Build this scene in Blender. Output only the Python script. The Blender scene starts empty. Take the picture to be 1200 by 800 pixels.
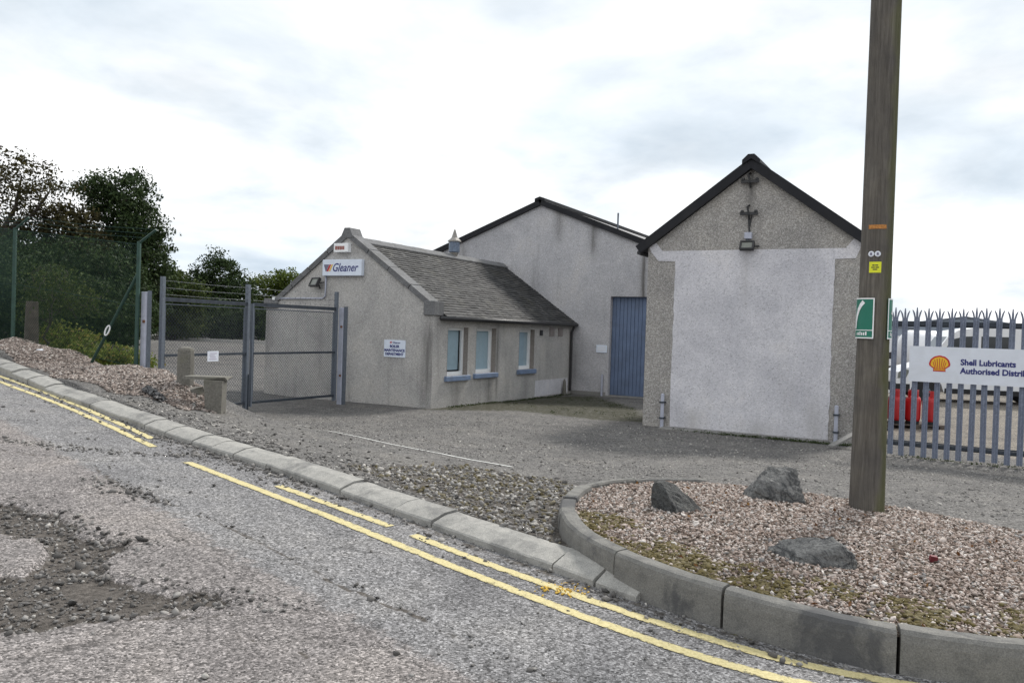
import bpy, bmesh, math, random
import numpy as np
from mathutils import Vector, Matrix
random.seed(7); rng = np.random.default_rng(7)
R = math.radians
scene = bpy.context.scene
col = scene.collection

# ------------------------------------------------------------------ camera
EYE = np.array([0, 0, 1.6])
pitch, roll = R(-.87), R(1.86)
fw = np.array([0, math.cos(pitch), math.sin(pitch)])
up0 = np.array([0, -math.sin(pitch), math.cos(pitch)])
cr = math.cos(roll)*np.array([1., 0, 0]) + math.sin(roll)*up0
cu = -math.sin(roll)*np.array([1., 0, 0]) + math.cos(roll)*up0
cam_d = bpy.data.cameras.new('camera'); cam = bpy.data.objects.new('camera', cam_d); col.objects.link(cam)
cam.matrix_world = Matrix(((cr[0], cu[0], -fw[0], EYE[0]), (cr[1], cu[1], -fw[1], EYE[1]), (cr[2], cu[2], -fw[2], EYE[2]), (0, 0, 0, 1)))
cam_d.sensor_width = 36; cam_d.lens = 950/1200*36; cam_d.clip_start = .05; cam_d.clip_end = 6000
scene.camera = cam

# ------------------------------------------------------------------ world, sun, exposure
SUN_EL, SUN_AZ = R(46), R(38)          # azimuth measured from +Y towards +X
world = bpy.data.worlds.new('World'); scene.world = world; world.use_nodes = True
wt = world.node_tree; wt.nodes.clear()
def WN(t, **k):
    n = wt.nodes.new(t)
    for a, v in k.items(): setattr(n, a, v)
    return n
def wl(a, b): wt.links.new(a, b)
tc = WN('ShaderNodeTexCoord')
sky = WN('ShaderNodeTexSky', sky_type='NISHITA', sun_disc=False, sun_elevation=SUN_EL, sun_rotation=SUN_AZ, air_density=1., dust_density=2.)
skm = WN('ShaderNodeVectorMath', operation='SCALE'); skm.inputs['Scale'].default_value = .12
wl(sky.outputs[0], skm.inputs[0])
sep = WN('ShaderNodeSeparateXYZ'); wl(tc.outputs['Generated'], sep.inputs[0])
zc = WN('ShaderNodeMath', operation='MAXIMUM'); wl(sep.outputs[2], zc.inputs[0]); zc.inputs[1].default_value = 0.
zp = WN('ShaderNodeMath', operation='ADD'); wl(zc.outputs[0], zp.inputs[0]); zp.inputs[1].default_value = .22
dv = []
for i in (0, 1):
    d = WN('ShaderNodeMath', operation='DIVIDE'); wl(sep.outputs[i], d.inputs[0]); wl(zp.outputs[0], d.inputs[1]); dv.append(d)
cmb = WN('ShaderNodeCombineXYZ'); wl(dv[0].outputs[0], cmb.inputs[0]); wl(dv[1].outputs[0], cmb.inputs[1]); cmb.inputs[2].default_value = 1.7
def wnoise(scale, detail, rough, off):
    m = WN('ShaderNodeVectorMath', operation='ADD'); m.inputs[1].default_value = off; wl(cmb.outputs[0], m.inputs[0])
    n = WN('ShaderNodeTexNoise'); n.inputs['Scale'].default_value = scale; n.inputs['Detail'].default_value = detail; n.inputs['Roughness'].default_value = rough
    n.inputs['Distortion'].default_value = .25
    wl(m.outputs[0], n.inputs['Vector']); return n
n1 = wnoise(1.15, 7, .52, (.6, 7.7, 3)); n2 = wnoise(2.3, 5, .55, (9.4, 4.2, 3)); n3 = wnoise(.55, 2, .5, (1.4, 6.2, 5))
def ramp(nodes, links, src, stops, interp='LINEAR'):
    r = nodes.new('ShaderNodeValToRGB'); r.color_ramp.interpolation = interp
    el = r.color_ramp.elements
    while len(el) < len(stops): el.new(.5)
    for e, (p, c) in zip(el, stops):
        e.position = p; e.color = (*c, 1) if len(c) == 3 else c
    links.new(src, r.inputs[0]); return r
# cloud brightness: white decks with blue-grey undersides
rb = ramp(wt.nodes, wt.links, n1.outputs[0], [(.32, (1.16, 1.16, 1.16)), (.46, (.98, .985, .99)), (.57, (.77, .82, .865)), (.72, (.55, .63, .71))])
rm = ramp(wt.nodes, wt.links, n2.outputs[0], [(.3, (.86, .88, .90)), (.65, (1.14, 1.14, 1.14))])
mul = WN('ShaderNodeMix', data_type='RGBA', blend_type='MULTIPLY'); mul.inputs[0].default_value = 1
wl(rb.outputs[0], mul.inputs[6]); wl(rm.outputs[0], mul.inputs[7])
# thin places where the blue shows through
rg = ramp(wt.nodes, wt.links, n3.outputs[0], [(.0, (1, 1, 1)), (.60, (1, 1, 1)), (.78, (.45, .45, .45))])
mixw = WN('ShaderNodeMix', data_type='RGBA')
wl(rg.outputs[0], mixw.inputs[0]); wl(skm.outputs[0], mixw.inputs[6]); wl(mul.outputs[2], mixw.inputs[7])
bg = WN('ShaderNodeBackground'); bg.inputs[1].default_value = .92
wl(mixw.outputs[2], bg.inputs[0])
wo = WN('ShaderNodeOutputWorld'); wl(bg.outputs[0], wo.inputs[0])
sun_d = bpy.data.lights.new('sun', 'SUN'); sun_d.energy = 2.7; sun_d.angle = R(9); sun_d.color = (1, .96, .9)
sun = bpy.data.objects.new('sun', sun_d); col.objects.link(sun)
sdir = Vector((math.sin(SUN_AZ)*math.cos(SUN_EL), math.cos(SUN_AZ)*math.cos(SUN_EL), math.sin(SUN_EL)))
sun.rotation_euler = sdir.to_track_quat('Z', 'Y').to_euler()
vs = scene.view_settings; vs.view_transform = 'Standard'; vs.look = 'None'; vs.exposure = .36; vs.gamma = 1; vs.use_curve_mapping = False
scene.cycles.max_bounces = 6; scene.cycles.transparent_max_bounces = 12

# ------------------------------------------------------------------ materials
def mat(name):
    m = bpy.data.materials.new(name); m.use_nodes = True
    nt = m.node_tree; b = nt.nodes['Principled BSDF']
    return m, nt, b
class NT:
    def __init__(s, nt): s.nt = nt
    def n(s, t, **k):
        x = s.nt.nodes.new(t)
        for a, v in k.items(): setattr(x, a, v)
        return x
    def l(s, a, b): s.nt.links.new(a, b)
    def coord(s, scale=(1, 1, 1), kind='Object'):
        t = s.n('ShaderNodeTexCoord'); m = s.n('ShaderNodeMapping'); m.inputs['Scale'].default_value = scale
        s.l(t.outputs[kind], m.inputs[0]); return m.outputs[0]
    def noise(s, v, scale, detail=4, rough=.55, dist=0):
        x = s.n('ShaderNodeTexNoise'); x.inputs['Scale'].default_value = scale; x.inputs['Detail'].default_value = detail
        x.inputs['Roughness'].default_value = rough; x.inputs['Distortion'].default_value = dist; s.l(v, x.inputs['Vector']); return x
    def vor(s, v, scale, feature='F1', rnd=1.):
        x = s.n('ShaderNodeTexVoronoi', feature=feature); x.inputs['Scale'].default_value = scale
        x.inputs['Randomness'].default_value = rnd; s.l(v, x.inputs['Vector']); return x
    def ramp(s, src, stops, interp='LINEAR'): return ramp(s.nt.nodes, s.nt.links, src, stops, interp)
    def mix(s, f, a, b, mode='MIX'):
        x = s.n('ShaderNodeMix', data_type='RGBA', blend_type=mode)
        for v, i in ((f, 0), (a, 6), (b, 7)):
            if isinstance(v, (int, float)): x.inputs[i].default_value = v
            elif isinstance(v, tuple): x.inputs[i].default_value = (*v, 1)
            else: s.l(v, x.inputs[i])
        return x.outputs[2]
    def math(s, op, a, b=None, clamp=False):
        x = s.n('ShaderNodeMath', operation=op, use_clamp=clamp)
        for v, i in ((a, 0), (b, 1)):
            if v is None: continue
            if isinstance(v, (int, float)): x.inputs[i].default_value = v
            else: s.l(v, x.inputs[i])
        return x.outputs[0]
    def bump(s, h, strength, dist, bsdf, prev=None):
        x = s.n('ShaderNodeBump'); x.inputs['Strength'].default_value = strength; x.inputs['Distance'].default_value = dist
        s.l(h, x.inputs['Height'])
        if prev: s.l(prev, x.inputs['Normal'])
        s.l(x.outputs[0], bsdf.inputs['Normal']); return x.outputs[0]
    def attr(s, name):
        x = s.n('ShaderNodeAttribute', attribute_name=name); return x

def simple(name, c, rough=.6, metal=0, spec=.5, var=.12, scale=6, bump=0, bscale=60, dirt=None, grain=0):
    """plain surface: base colour with uneven tone, optional dirt blotches, grain and fine relief"""
    m, nt, b = mat(name); g = NT(nt); v = g.coord()
    no = g.noise(v, scale, 5, .6)
    lo = tuple(max(0, x*(1-var)) for x in c); hi = tuple(min(1, x*(1+var)) for x in c)
    cl = g.ramp(no.outputs[0], [(.3, lo), (.7, hi)]).outputs[0]
    if grain:
        vo = g.noise(v, grain, 2, .7); cl = g.mix(.55, cl, g.ramp(vo.outputs[0], [(.3, tuple(x*.55 for x in c)), (.7, tuple(min(1, x*1.5) for x in c))]).outputs[0])
    if dirt:
        dn = g.noise(v, scale*.45, 6, .65, .5); cl = g.mix(g.ramp(dn.outputs[0], [(.5, (0, 0, 0)), (.72, (.8, .8, .8))]).outputs[0], cl, dirt)
    g.l(cl, b.inputs['Base Color']); b.inputs['Roughness'].default_value = rough; b.inputs['Metallic'].default_value = metal
    b.inputs['Specular IOR Level'].default_value = spec
    if bump: g.bump(g.noise(v, bscale, 4, .6).outputs[0], bump, .01, b)
    return m

AX = np.array([math.cos(R(28.1)), -math.sin(R(28.1)), 0.]); BX = np.array([math.sin(R(28.1)), math.cos(R(28.1)), 0.]); UZ = np.array([0, 0, 1.])
CO = np.array([-1.84, 18.88, -.3])      # front right corner of the office

def harl(name, cols, scale=36, streaks=(), weather=.5, wc=(.13, .125, .12)):
    """pebble-dashed render; streaks = (axis, centre, halfwidth, z0, z1, strength) run-off stains, metres from the office corner"""
    m, nt, b = mat(name); g = NT(nt)
    geo = g.n('ShaderNodeNewGeometry'); rel = g.n('ShaderNodeVectorMath', operation='SUBTRACT'); rel.inputs[1].default_value = tuple(CO)
    g.l(geo.outputs['Position'], rel.inputs[0]); v = rel.outputs[0]
    vo = g.vor(v, scale)
    sp = g.n('ShaderNodeSeparateColor'); g.l(vo.outputs['Color'], sp.inputs[0])
    cl = g.ramp(sp.outputs[0], cols).outputs[0]
    fine = g.noise(v, 22, 5, .75); cl = g.mix(.5, cl, g.ramp(fine.outputs[0], [(.3, (.72, .72, .73)), (.5, (1, 1, 1)), (.7, (1.2, 1.18, 1.15))]).outputs[0], 'MULTIPLY')
    big = g.noise(v, .9, 6, .6, .4); cl = g.mix(1., cl, g.ramp(big.outputs[0], [(.3, (.78, .785, .80)), (.55, (1, 1, 1)), (.75, (1.10, 1.08, 1.04))]).outputs[0], 'MULTIPLY')
    mp = g.n('ShaderNodeMapping'); mp.inputs['Scale'].default_value = (2.4, 2.4, .22); g.l(v, mp.inputs[0])
    st = g.noise(mp.outputs[0], 1.6, 5, .65); fac = g.ramp(st.outputs[0], [(.55, (0, 0, 0)), (.78, (weather, weather, weather))]).outputs[0]
    cl = g.mix(fac, cl, wc)
    ragged = g.noise(mp.outputs[0], 5, 4, .7)
    sx = g.n('ShaderNodeSeparateXYZ'); g.l(v, sx.inputs[0])
    for ax, c0, hw, z0, z1, k in streaks:
        dt = g.n('ShaderNodeVectorMath', operation='DOT_PRODUCT'); g.l(v, dt.inputs[0]); dt.inputs[1].default_value = tuple(ax)
        e = g.math('ABSOLUTE', g.math('SUBTRACT', dt.outputs['Value'], c0))
        e = g.math('SUBTRACT', 1., g.math('DIVIDE', e, hw), True)
        zz = g.math('SUBTRACT', 1., g.math('DIVIDE', g.math('ABSOLUTE', g.math('SUBTRACT', sx.outputs[2], (z0+z1)/2)), (z1-z0)/2), True)
        zz = g.math('MULTIPLY', zz, 1.6, True); e = g.math('MULTIPLY', e, e)
        f = g.math('MULTIPLY', g.math('MULTIPLY', e, zz), g.math('MULTIPLY', ragged.outputs[0], k*2), True)
        fx = BX if ax is AX else AX; nd = g.n('ShaderNodeVectorMath', operation='DOT_PRODUCT'); g.l(geo.outputs['True Normal'], nd.inputs[0]); nd.inputs[1].default_value = tuple(fx)
        cl = g.mix(g.math('MULTIPLY', f, g.math('GREATER_THAN', g.math('ABSOLUTE', nd.outputs['Value']), .7)), cl, wc)
    g.l(cl, b.inputs['Base Color']); b.inputs['Roughness'].default_value = .92; b.inputs['Specular IOR Level'].default_value = .2
    g.bump(vo.outputs['Distance'], .6, -.008, b)
    return m

M = {}
HC = [(.0, (.32, .308, .295)), (.25, (.41, .395, .378)), (.55, (.465, .45, .43)), (.8, (.52, .505, .49)), (1., (.62, .61, .595))]
M['harl_office'] = harl('harl_office', HC, 78, [(BX, 3.10, .2, -.2, 2.3, .9), (BX, 1.1, .6, -.3, .75, .45), (BX, 2.7, .45, -.3, .8, .7), (BX, 4.8, .4, -.2, .8, .3), (BX, 6.2, .8, .2, 2.2, .2),
    (AX, -.12, .45, -.2, 2.5, .8), (AX, -5.2, .4, .5, 2.5, .5), (AX, -3.4, .3, .3, 2.4, .3)], .42)
M['harl_hall'] = harl('harl_hall', [(p, (c[0]*1.05, c[1]*1.07, c[2]*1.15)) for p, c in HC], 78, [(AX, .62, .34, 4., 5.9, .75), (AX, 2.3, .25, 2, 5.2, .9), (AX, -.6, .4, 4.6, 6.2, .6), (AX, -4.2, .3, 3.6, 5, .5), (AX, .1, .3, -.2, 1.6, .4)], .35)
M['harl_gable'] = harl('harl_gable', [(0, (.23, .22, .21)), (.3, (.315, .30, .28)), (.6, (.37, .352, .33)), (.85, (.44, .42, .40)), (1, (.56, .54, .52))], 66, [(AX, 7.1, .18, 4.2, 5.4, .9)], .35)
M['harl_panel'] = harl('harl_panel', [(0, (.43, .423, .44)), (.1, (.57, .562, .59)), (.4, (.62, .61, .645)), (1, (.70, .69, .72))], 58, [(AX, 6.1, .5, -.3, .5, .5), (AX, 7.4, .8, -.4, .35, .45), (AX, 8.4, .4, -.3, .9, .4), (AX, 7.05, .2, 2.3, 3.8, .3)], .14, (.36, .35, .34))
M['stone'] = simple('skew_stone', (.145, .146, .15), .9, var=.35, scale=5, bump=.6, bscale=40, dirt=(.09, .09, .085), grain=30)
M['concrete'] = simple('concrete', (.22, .215, .205), .92, var=.25, scale=4, bump=.5, bscale=60, dirt=(.16, .155, .14), grain=60)
M['reveal'] = simple('reveal_render', (.25, .225, .205), .9, var=.15, grain=40)
M['white_upvc'] = simple('white_upvc', (.84, .85, .86), .35, var=.04)
M['sill_blue'] = simple('sill_blue_paint', (.16, .22, .34), .6, var=.12, scale=8, dirt=(.12, .14, .18))
M['door_blue'] = simple('door_blue_paint', (.115, .16, .26), .6, var=.18, scale=2.5, dirt=(.10, .13, .195))
M['black'] = simple('black_plastic', (.022, .022, .024), .5, var=.2)
M['barge'] = simple('barge_metal', (.013, .0135, .017), .6, spec=.25, var=.25, scale=3, dirt=(.024, .024, .026))
M['roofsheet'] = simple('roof_sheet', (.07, .07, .08), .6, var=.2)
M['vent'] = simple('vent_grille', (.27, .24, .23), .7)
M['galv'] = simple('galvanised_steel', (.135, .155, .185), .55, .3, var=.22, scale=12, grain=50, dirt=(.14, .165, .21))
M['galv_dark'] = simple('galvanised_dark', (.045, .055, .07), .55, .3, var=.3, scale=10, dirt=(.025, .03, .038))
M['galv_light'] = simple('post_pale_steel', (.42, .44, .52), .6, .1, var=.12, scale=6, dirt=(.3, .31, .36))
M['palisade'] = simple('palisade_steel', (.185, .21, .275), .55, .2, var=.2, scale=14, grain=40, dirt=(.12, .14, .2))
M['green_paint'] = simple('green_coated_steel', (.018, .055, .042), .6, var=.25, scale=9)
M['green_wire'] = simple('green_wire', (.03, .055, .048), .9, spec=.05)
M['wire'] = simple('mesh_wire', (.045, .055, .068), .5, .3)
M['sign_white'] = simple('sign_white', (.70, .73, .80), .4, var=.05, scale=4, dirt=(.6, .62, .66))
M['sign_pale'] = simple('sign_pale_blue', (.68, .74, .84), .45, var=.05)
M['navy'] = simple('navy_print', (.015, .02, .16), .5, var=.05)
M['print_red'] = simple('red_print', (.52, .02, .02), .5, var=.05)
M['print_yellow'] = simple('yellow_print', (.80, .48, .02), .5, var=.05)
M['print_grey'] = simple('grey_print', (.16, .15, .22), .5, var=.05)
M['sign_green'] = simple('sign_green', (.005, .16, .105), .4, var=.08)
M['tag_yellow'] = simple('tag_yellow', (.72, .74, .02), .5, var=.05)
M['dark_red'] = simple('dark_red_plastic', (.14, .018, .025), .6, var=.3, scale=50)
M['print_faint'] = simple('faint_print', (.42, .36, .46), .6)
M['print_dull'] = simple('faded_red_print', (.30, .12, .10), .6, var=.3, scale=40)
M['tag_orange'] = simple('tag_orange', (.45, .19, .045), .7, var=.4, scale=60)
M['red_paint'] = simple('red_cylinder_paint', (.42, .008, .012), .4, var=.15, scale=6)
M['van_white'] = simple('vehicle_white', (.72, .73, .75), .3, var=.04)
M['cream'] = simple('cream_paint', (.66, .53, .40), .5, var=.08)
M['rubber'] = simple('tyre_rubber', (.018, .018, .02), .85)
M['glass_dark'] = simple('vehicle_glass', (.02, .025, .03), .1, spec=.6, var=.1)
M['blind'] = simple('window_blind', (.34, .46, .53), .7, var=.06)
M['lens'] = simple('lamp_lens', (.16, .17, .15), .3, var=.15, scale=30)
M['zinc'] = simple('zinc_cowl', (.14, .175, .235), .45, .4, var=.25, scale=20)
M['lead'] = simple('lead_cap', (.26, .245, .225), .6, .1, var=.25, scale=15)
M['rag'] = simple('black_plastic_sheet', (.012, .012, .014), .45, var=.3)
M['rust'] = simple('rusty_steel', (.16, .07, .04), .8, var=.4, scale=30)
M['far_grey'] = simple('far_cladding', (.26, .30, .36), .8, var=.1, scale=.2)
M['far_roof'] = simple('far_roof', (.17, .19, .23), .8, var=.1, scale=.2)
M['white_line'] = simple('white_line_paint', (.62, .62, .60), .8, var=.15, scale=30)
M['paving_edge'] = simple('pale_kerb', (.46, .45, .43), .9, var=.1)

# clear glass: mostly see-through, some mirror
m, nt, b = mat('window_glass'); g = NT(nt)
tr = g.n('ShaderNodeBsdfTransparent'); gl = g.n('ShaderNodeBsdfGlossy'); gl.inputs['Roughness'].default_value = .04
lw = g.n('ShaderNodeLayerWeight'); lw.inputs[0].default_value = .1
mx = g.n('ShaderNodeMixShader'); g.l(lw.outputs['Fresnel'], mx.inputs[0]); g.l(tr.outputs[0], mx.inputs[1]); g.l(gl.outputs[0], mx.inputs[2])
g.l(mx.outputs[0], nt.nodes['Material Output'].inputs[0]); M['glass'] = m

# slate: each slate takes its tone from the point attribute
m, nt, b = mat('slate'); g = NT(nt); v = g.coord(); at = g.attr('tone')
no = g.noise(v, 22, 5, .65)
cl = g.mix(.35, g.ramp(at.outputs['Fac'], [(0, (.022, .022, .023)), (.45, (.04, .04, .041)), (.85, (.06, .06, .06)), (1, (.10, .098, .094))]).outputs[0],
           g.ramp(no.outputs[0], [(.3, (.026, .026, .027)), (.7, (.075, .074, .073))]).outputs[0])
li = g.noise(v, 1.3, 6, .7); cl = g.mix(g.ramp(li.outputs[0], [(.52, (0, 0, 0)), (.72, (.4, .4, .4))]).outputs[0], cl, (.10, .094, .07))
g.l(cl, b.inputs['Base Color']); b.inputs['Roughness'].default_value = .72; b.inputs['Specular IOR Level'].default_value = .25
g.bump(no.outputs[0], .35, .008, b); M['slate'] = m

def tarmac(name, base, chip=70, attr=None, pink=None, crack=True, moss=(.085, .08, .025)):
    m, nt, b = mat(name); g = NT(nt); v = g.coord()
    vo = g.vor(v, chip); sp = g.n('ShaderNodeSeparateColor'); g.l(vo.outputs['Color'], sp.inputs[0])
    d = tuple(x*.28 for x in base); h = tuple(min(1, x*2.0) for x in base)
    cl = g.ramp(sp.outputs[0], [(0, d), (.35, tuple(x*.8 for x in base)), (.7, tuple(x*1.08 for x in base)), (1, h)]).outputs[0]
    f1 = g.noise(v, chip*.3, 4, .75); cl = g.mix(.75, cl, g.ramp(f1.outputs[0], [(.3, (.48, .48, .48)), (.5, (1, 1, 1)), (.7, (1.5, 1.5, 1.5))]).outputs[0], 'MULTIPLY')
    f2 = g.noise(v, 1.1, 6, .62, .4); cl = g.mix(1., cl, g.ramp(f2.outputs[0], [(.3, (.70, .70, .71)), (.5, (1, 1, 1)), (.72, (1.18, 1.16, 1.12))]).outputs[0], 'MULTIPLY')
    f0 = g.noise(v, 7, 6, .8); cl = g.mix(.25 if crack else .8, cl, g.ramp(f0.outputs[0], [(.34, (.62, .62, .62)), (.5, (1, 1, 1)), (.66, (1.4, 1.39, 1.37))]).outputs[0], 'MULTIPLY')
    if crack:
        w = g.noise(v, 2.5, 3, .6); wv = g.n('ShaderNodeVectorMath', operation='SCALE'); wv.inputs['Scale'].default_value = .5; g.l(w.outputs[1], wv.inputs[0])
        ad = g.n('ShaderNodeVectorMath', operation='ADD'); g.l(v, ad.inputs[0]); g.l(wv.outputs[0], ad.inputs[1])
        ce = g.vor(ad.outputs[0], .85, 'DISTANCE_TO_EDGE'); cm = g.noise(v, .7, 3, .5)
        cf = g.math('MULTIPLY', g.ramp(ce.outputs[0], [(0, (1, 1, 1)), (.018, (0, 0, 0))]).outputs[0], g.ramp(cm.outputs[0], [(.5, (0, 0, 0)), (.6, (.75, .75, .75))]).outputs[0])
        cl = g.mix(cf, cl, tuple(x*.28 for x in base))
    if attr:
        a = g.attr(attr); s2 = g.n('ShaderNodeSeparateColor'); g.l(a.outputs['Color'], s2.inputs[0])
        rag = g.noise(v, 9, 6, .75)
        def soft(ch, k=1.): return g.math('MULTIPLY', g.ramp(g.math('ADD', ch, g.math('MULTIPLY', g.math('SUBTRACT', rag.outputs[0], .5), 1.2)), [(.42, (0, 0, 0)), (.62, (1, 1, 1))]).outputs[0], k)
        if pink: cl = g.mix(soft(s2.outputs[2], .8), cl, g.mix(1., cl, pink, 'MULTIPLY'))
        cl = g.mix(soft(s2.outputs[1], .92), cl, g.ramp(f1.outputs[0], [(.3, (.03, .026, .022)), (.6, (.10, .088, .077)), (.78, (.21, .195, .18))]).outputs[0])
        cl = g.mix(soft(s2.outputs[0], .85), cl, g.ramp(f1.outputs[0], [(.3, tuple(x*.45 for x in moss)), (.6, moss), (.78, (.2, .18, .13))]).outputs[0])
    g.l(cl, b.inputs['Base Color']); b.inputs['Roughness'].default_value = .9; b.inputs['Specular IOR Level'].default_value = .25
    n0 = g.bump(vo.outputs['Distance'], .8, -.006, b); g.bump(f1.outputs[0], .5, .012, b, n0)
    return m
M['road'] = tarmac('road_tarmac', (.195, .191, .193), 95, 'patch', (1.06, .98, .93))
M['yard'] = tarmac('yard_tarmac', (.128, .123, .118), 80, 'patch', (1.45, 1.34, 1.18), crack=False, moss=(.038, .038, .014))

def pebble_mat(name, stops, rough=.85):
    m, nt, b = mat(name); g = NT(nt); a = g.attr('tone'); v = g.coord()
    s2 = g.n('ShaderNodeSeparateColor'); g.l(a.outputs['Color'], s2.inputs[0])
    cl = g.ramp(s2.outputs[0], stops).outputs[0]
    no = g.noise(v, 90, 3, .6); cl = g.mix(1., cl, g.ramp(no.outputs[0], [(.3, (.8, .8, .8)), (.7, (1.15, 1.15, 1.15))]).outputs[0], 'MULTIPLY')
    cl = g.mix(g.math('MULTIPLY', s2.outputs[1], .88), cl, g.ramp(no.outputs[0], [(.3, (.045, .036, .008)), (.7, (.14, .105, .022))]).outputs[0])
    g.l(cl, b.inputs['Base Color']); b.inputs['Roughness'].default_value = rough; b.inputs['Specular IOR Level'].default_value = .3
    return m
M['pink_gravel'] = pebble_mat('pink_gravel', [(0, (.07, .055, .046)), (.18, (.19, .138, .112)), (.4, (.31, .245, .21)), (.65, (.40, .335, .30)), (.82, (.47, .415, .38)), (.92, (.58, .54, .505)), (.97, (.26, .25, .245)), (1, (.12, .118, .116))])
M['brown_gravel'] = pebble_mat('brown_gravel', [(0, (.05, .042, .036)), (.3, (.15, .12, .105)), (.6, (.25, .205, .18)), (.85, (.35, .30, .27)), (1, (.48, .45, .42))])
M['grey_rubble'] = pebble_mat('grey_rubble', [(0, (.05, .048, .046)), (.35, (.14, .132, .125)), (.7, (.25, .24, .23)), (.9, (.40, .38, .35)), (1, (.52, .50, .47))])
M['bed_soil'] = simple('bed_soil', (.085, .066, .05), .95, var=.3, scale=3, grain=70, bump=.8, bscale=70)

# kerb concrete with damp blotches
for kn, kc, ks in (('kerb', 1.15, .45), ('kerb_dark', .66, .8)):
  m, nt, b = mat(kn+'_concrete'); g = NT(nt); v = g.coord()
  gr = g.noise(v, 130, 3, .7); bl = g.noise(v, 1.7, 6, .65, .6); md = g.noise(v, 11, 5, .65)
  cl = g.ramp(gr.outputs[0], [(.3, tuple(kc*x for x in (.20, .197, .187))), (.5, tuple(kc*x for x in (.285, .28, .265))), (.7, tuple(kc*x for x in (.37, .36, .34)))]).outputs[0]
  cl = g.mix(.8, cl, g.ramp(md.outputs[0], [(.3, (.72, .72, .72)), (.6, (1.06, 1.05, 1.03))]).outputs[0], 'MULTIPLY')
  cl = g.mix(g.ramp(bl.outputs[0], [(.50, (0, 0, 0)), (.60, (ks, ks, ks))]).outputs[0], cl, (.075, .076, .08))
  g.l(cl, b.inputs['Base Color']); b.inputs['Roughness'].default_value = .92; b.inputs['Specular IOR Level'].default_value = .2
  g.bump(md.outputs[0], .6, .015, b, g.bump(gr.outputs[0], .5, .004, b)); M[kn] = m

# worn yellow road paint: flakes away to bare tarmac
m, nt, b = mat('yellow_line_paint'); g = NT(nt); v = g.coord()
gr = g.noise(v, 60, 4, .7); wn = g.noise(v, 13, 7, .8)
cl = g.ramp(gr.outputs[0], [(.3, (.40, .34, .165)), (.6, (.58, .51, .28)), (.8, (.66, .60, .37))]).outputs[0]
g.l(cl, b.inputs['Base Color']); b.inputs['Roughness'].default_value = .8; b.inputs['Specular IOR Level'].default_value = .25
tr = g.n('ShaderNodeBsdfTransparent'); mx = g.n('ShaderNodeMixShader')
at = g.attr('edge'); e = g.math('ADD', g.math('MULTIPLY', wn.outputs[0], .9), g.math('MULTIPLY', at.outputs['Fac'], .35)); e = g.math('ADD', e, g.math('MULTIPLY', gr.outputs[0], .35))
g.l(g.ramp(e, [(.70, (0, 0, 0)), (.82, (1, 1, 1))]).outputs[0], mx.inputs[0]); g.l(b.outputs[0], mx.inputs[1]); g.l(tr.outputs[0], mx.inputs[2])
g.l(mx.outputs[0], nt.nodes['Material Output'].inputs[0]); g.bump(gr.outputs[0], .4, .005, b); M['yellow_line'] = m

# weathered pole timber, algae on its right-hand side
m, nt, b = mat('pole_timber'); g = NT(nt); v = g.coord((30, 30, 1.6)); v1 = g.coord()
fb = g.noise(v, 1.4, 7, .75, .6); bl = g.noise(v1, 3, 5, .6)
cl = g.ramp(fb.outputs[0], [(.24, (.028, .025, .022)), (.36, (.108, .099, .089)), (.6, (.178, .166, .151)), (.8, (.26, .245, .226))]).outputs[0]
cl = g.mix(1., cl, g.ramp(bl.outputs[0], [(.3, (.68, .68, .70)), (.7, (1.15, 1.12, 1.05))]).outputs[0], 'MULTIPLY')
sx = g.n('ShaderNodeSeparateXYZ'); g.l(v1, sx.inputs[0])
al = g.math('ADD', g.math('MULTIPLY', sx.outputs[0], 5.5), g.math('MULTIPLY', g.math('SUBTRACT', bl.outputs[0], .5), 1.1))
al = g.math('MULTIPLY', g.ramp(al, [(.0, (0, 0, 0)), (.4, (.85, .85, .85))]).outputs[0], g.ramp(sx.outputs[2], [(0, (1, 1, 1)), (1, (1, 1, 1))]).outputs[0])
cl = g.mix(al, cl, g.mix(.35, (.085, .095, .02), cl))
g.l(cl, b.inputs['Base Color']); b.inputs['Roughness'].default_value = .9; b.inputs['Specular IOR Level'].default_value = .2
g.bump(fb.outputs[0], 1., .02, b); M['pole'] = m

# dark boulder with pale veins and lichen
def boulder_mat(name, dark, mid, pale):
    m, nt, b = mat(name); g = NT(nt); v = g.coord(); a_ = g.noise(v, 5, 7, .7, .8); f_ = g.noise(v, 40, 4, .7); l_ = g.noise(v, 9, 5, .7)
    cl = g.ramp(a_.outputs[0], [(.3, dark), (.46, mid), (.54, dark), (.62, mid), (.70, pale)]).outputs[0]
    cl = g.mix(.7, cl, g.ramp(f_.outputs[0], [(.3, (.6, .6, .6)), (.7, (1.4, 1.4, 1.4))]).outputs[0], 'MULTIPLY')
    cl = g.mix(g.ramp(l_.outputs[0], [(.60, (0, 0, 0)), (.68, (.7, .7, .7))]).outputs[0], cl, pale)
    g.l(cl, b.inputs['Base Color']); b.inputs['Roughness'].default_value = .8; g.bump(f_.outputs[0], .9, .03, b, g.bump(a_.outputs[0], .8, .06, b)); return m
M['boulder'] = boulder_mat('dark_boulder', (.025, .026, .027), (.075, .077, .075), (.24, .235, .21))
M['boulder2'] = boulder_mat('veined_boulder', (.05, .052, .055), (.20, .20, .195), (.50, .49, .46))
M['granite'] = simple('granite_post', (.145, .137, .12), .93, var=.25, scale=9, bump=.8, bscale=50, dirt=(.14, .14, .10), grain=45)

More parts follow.
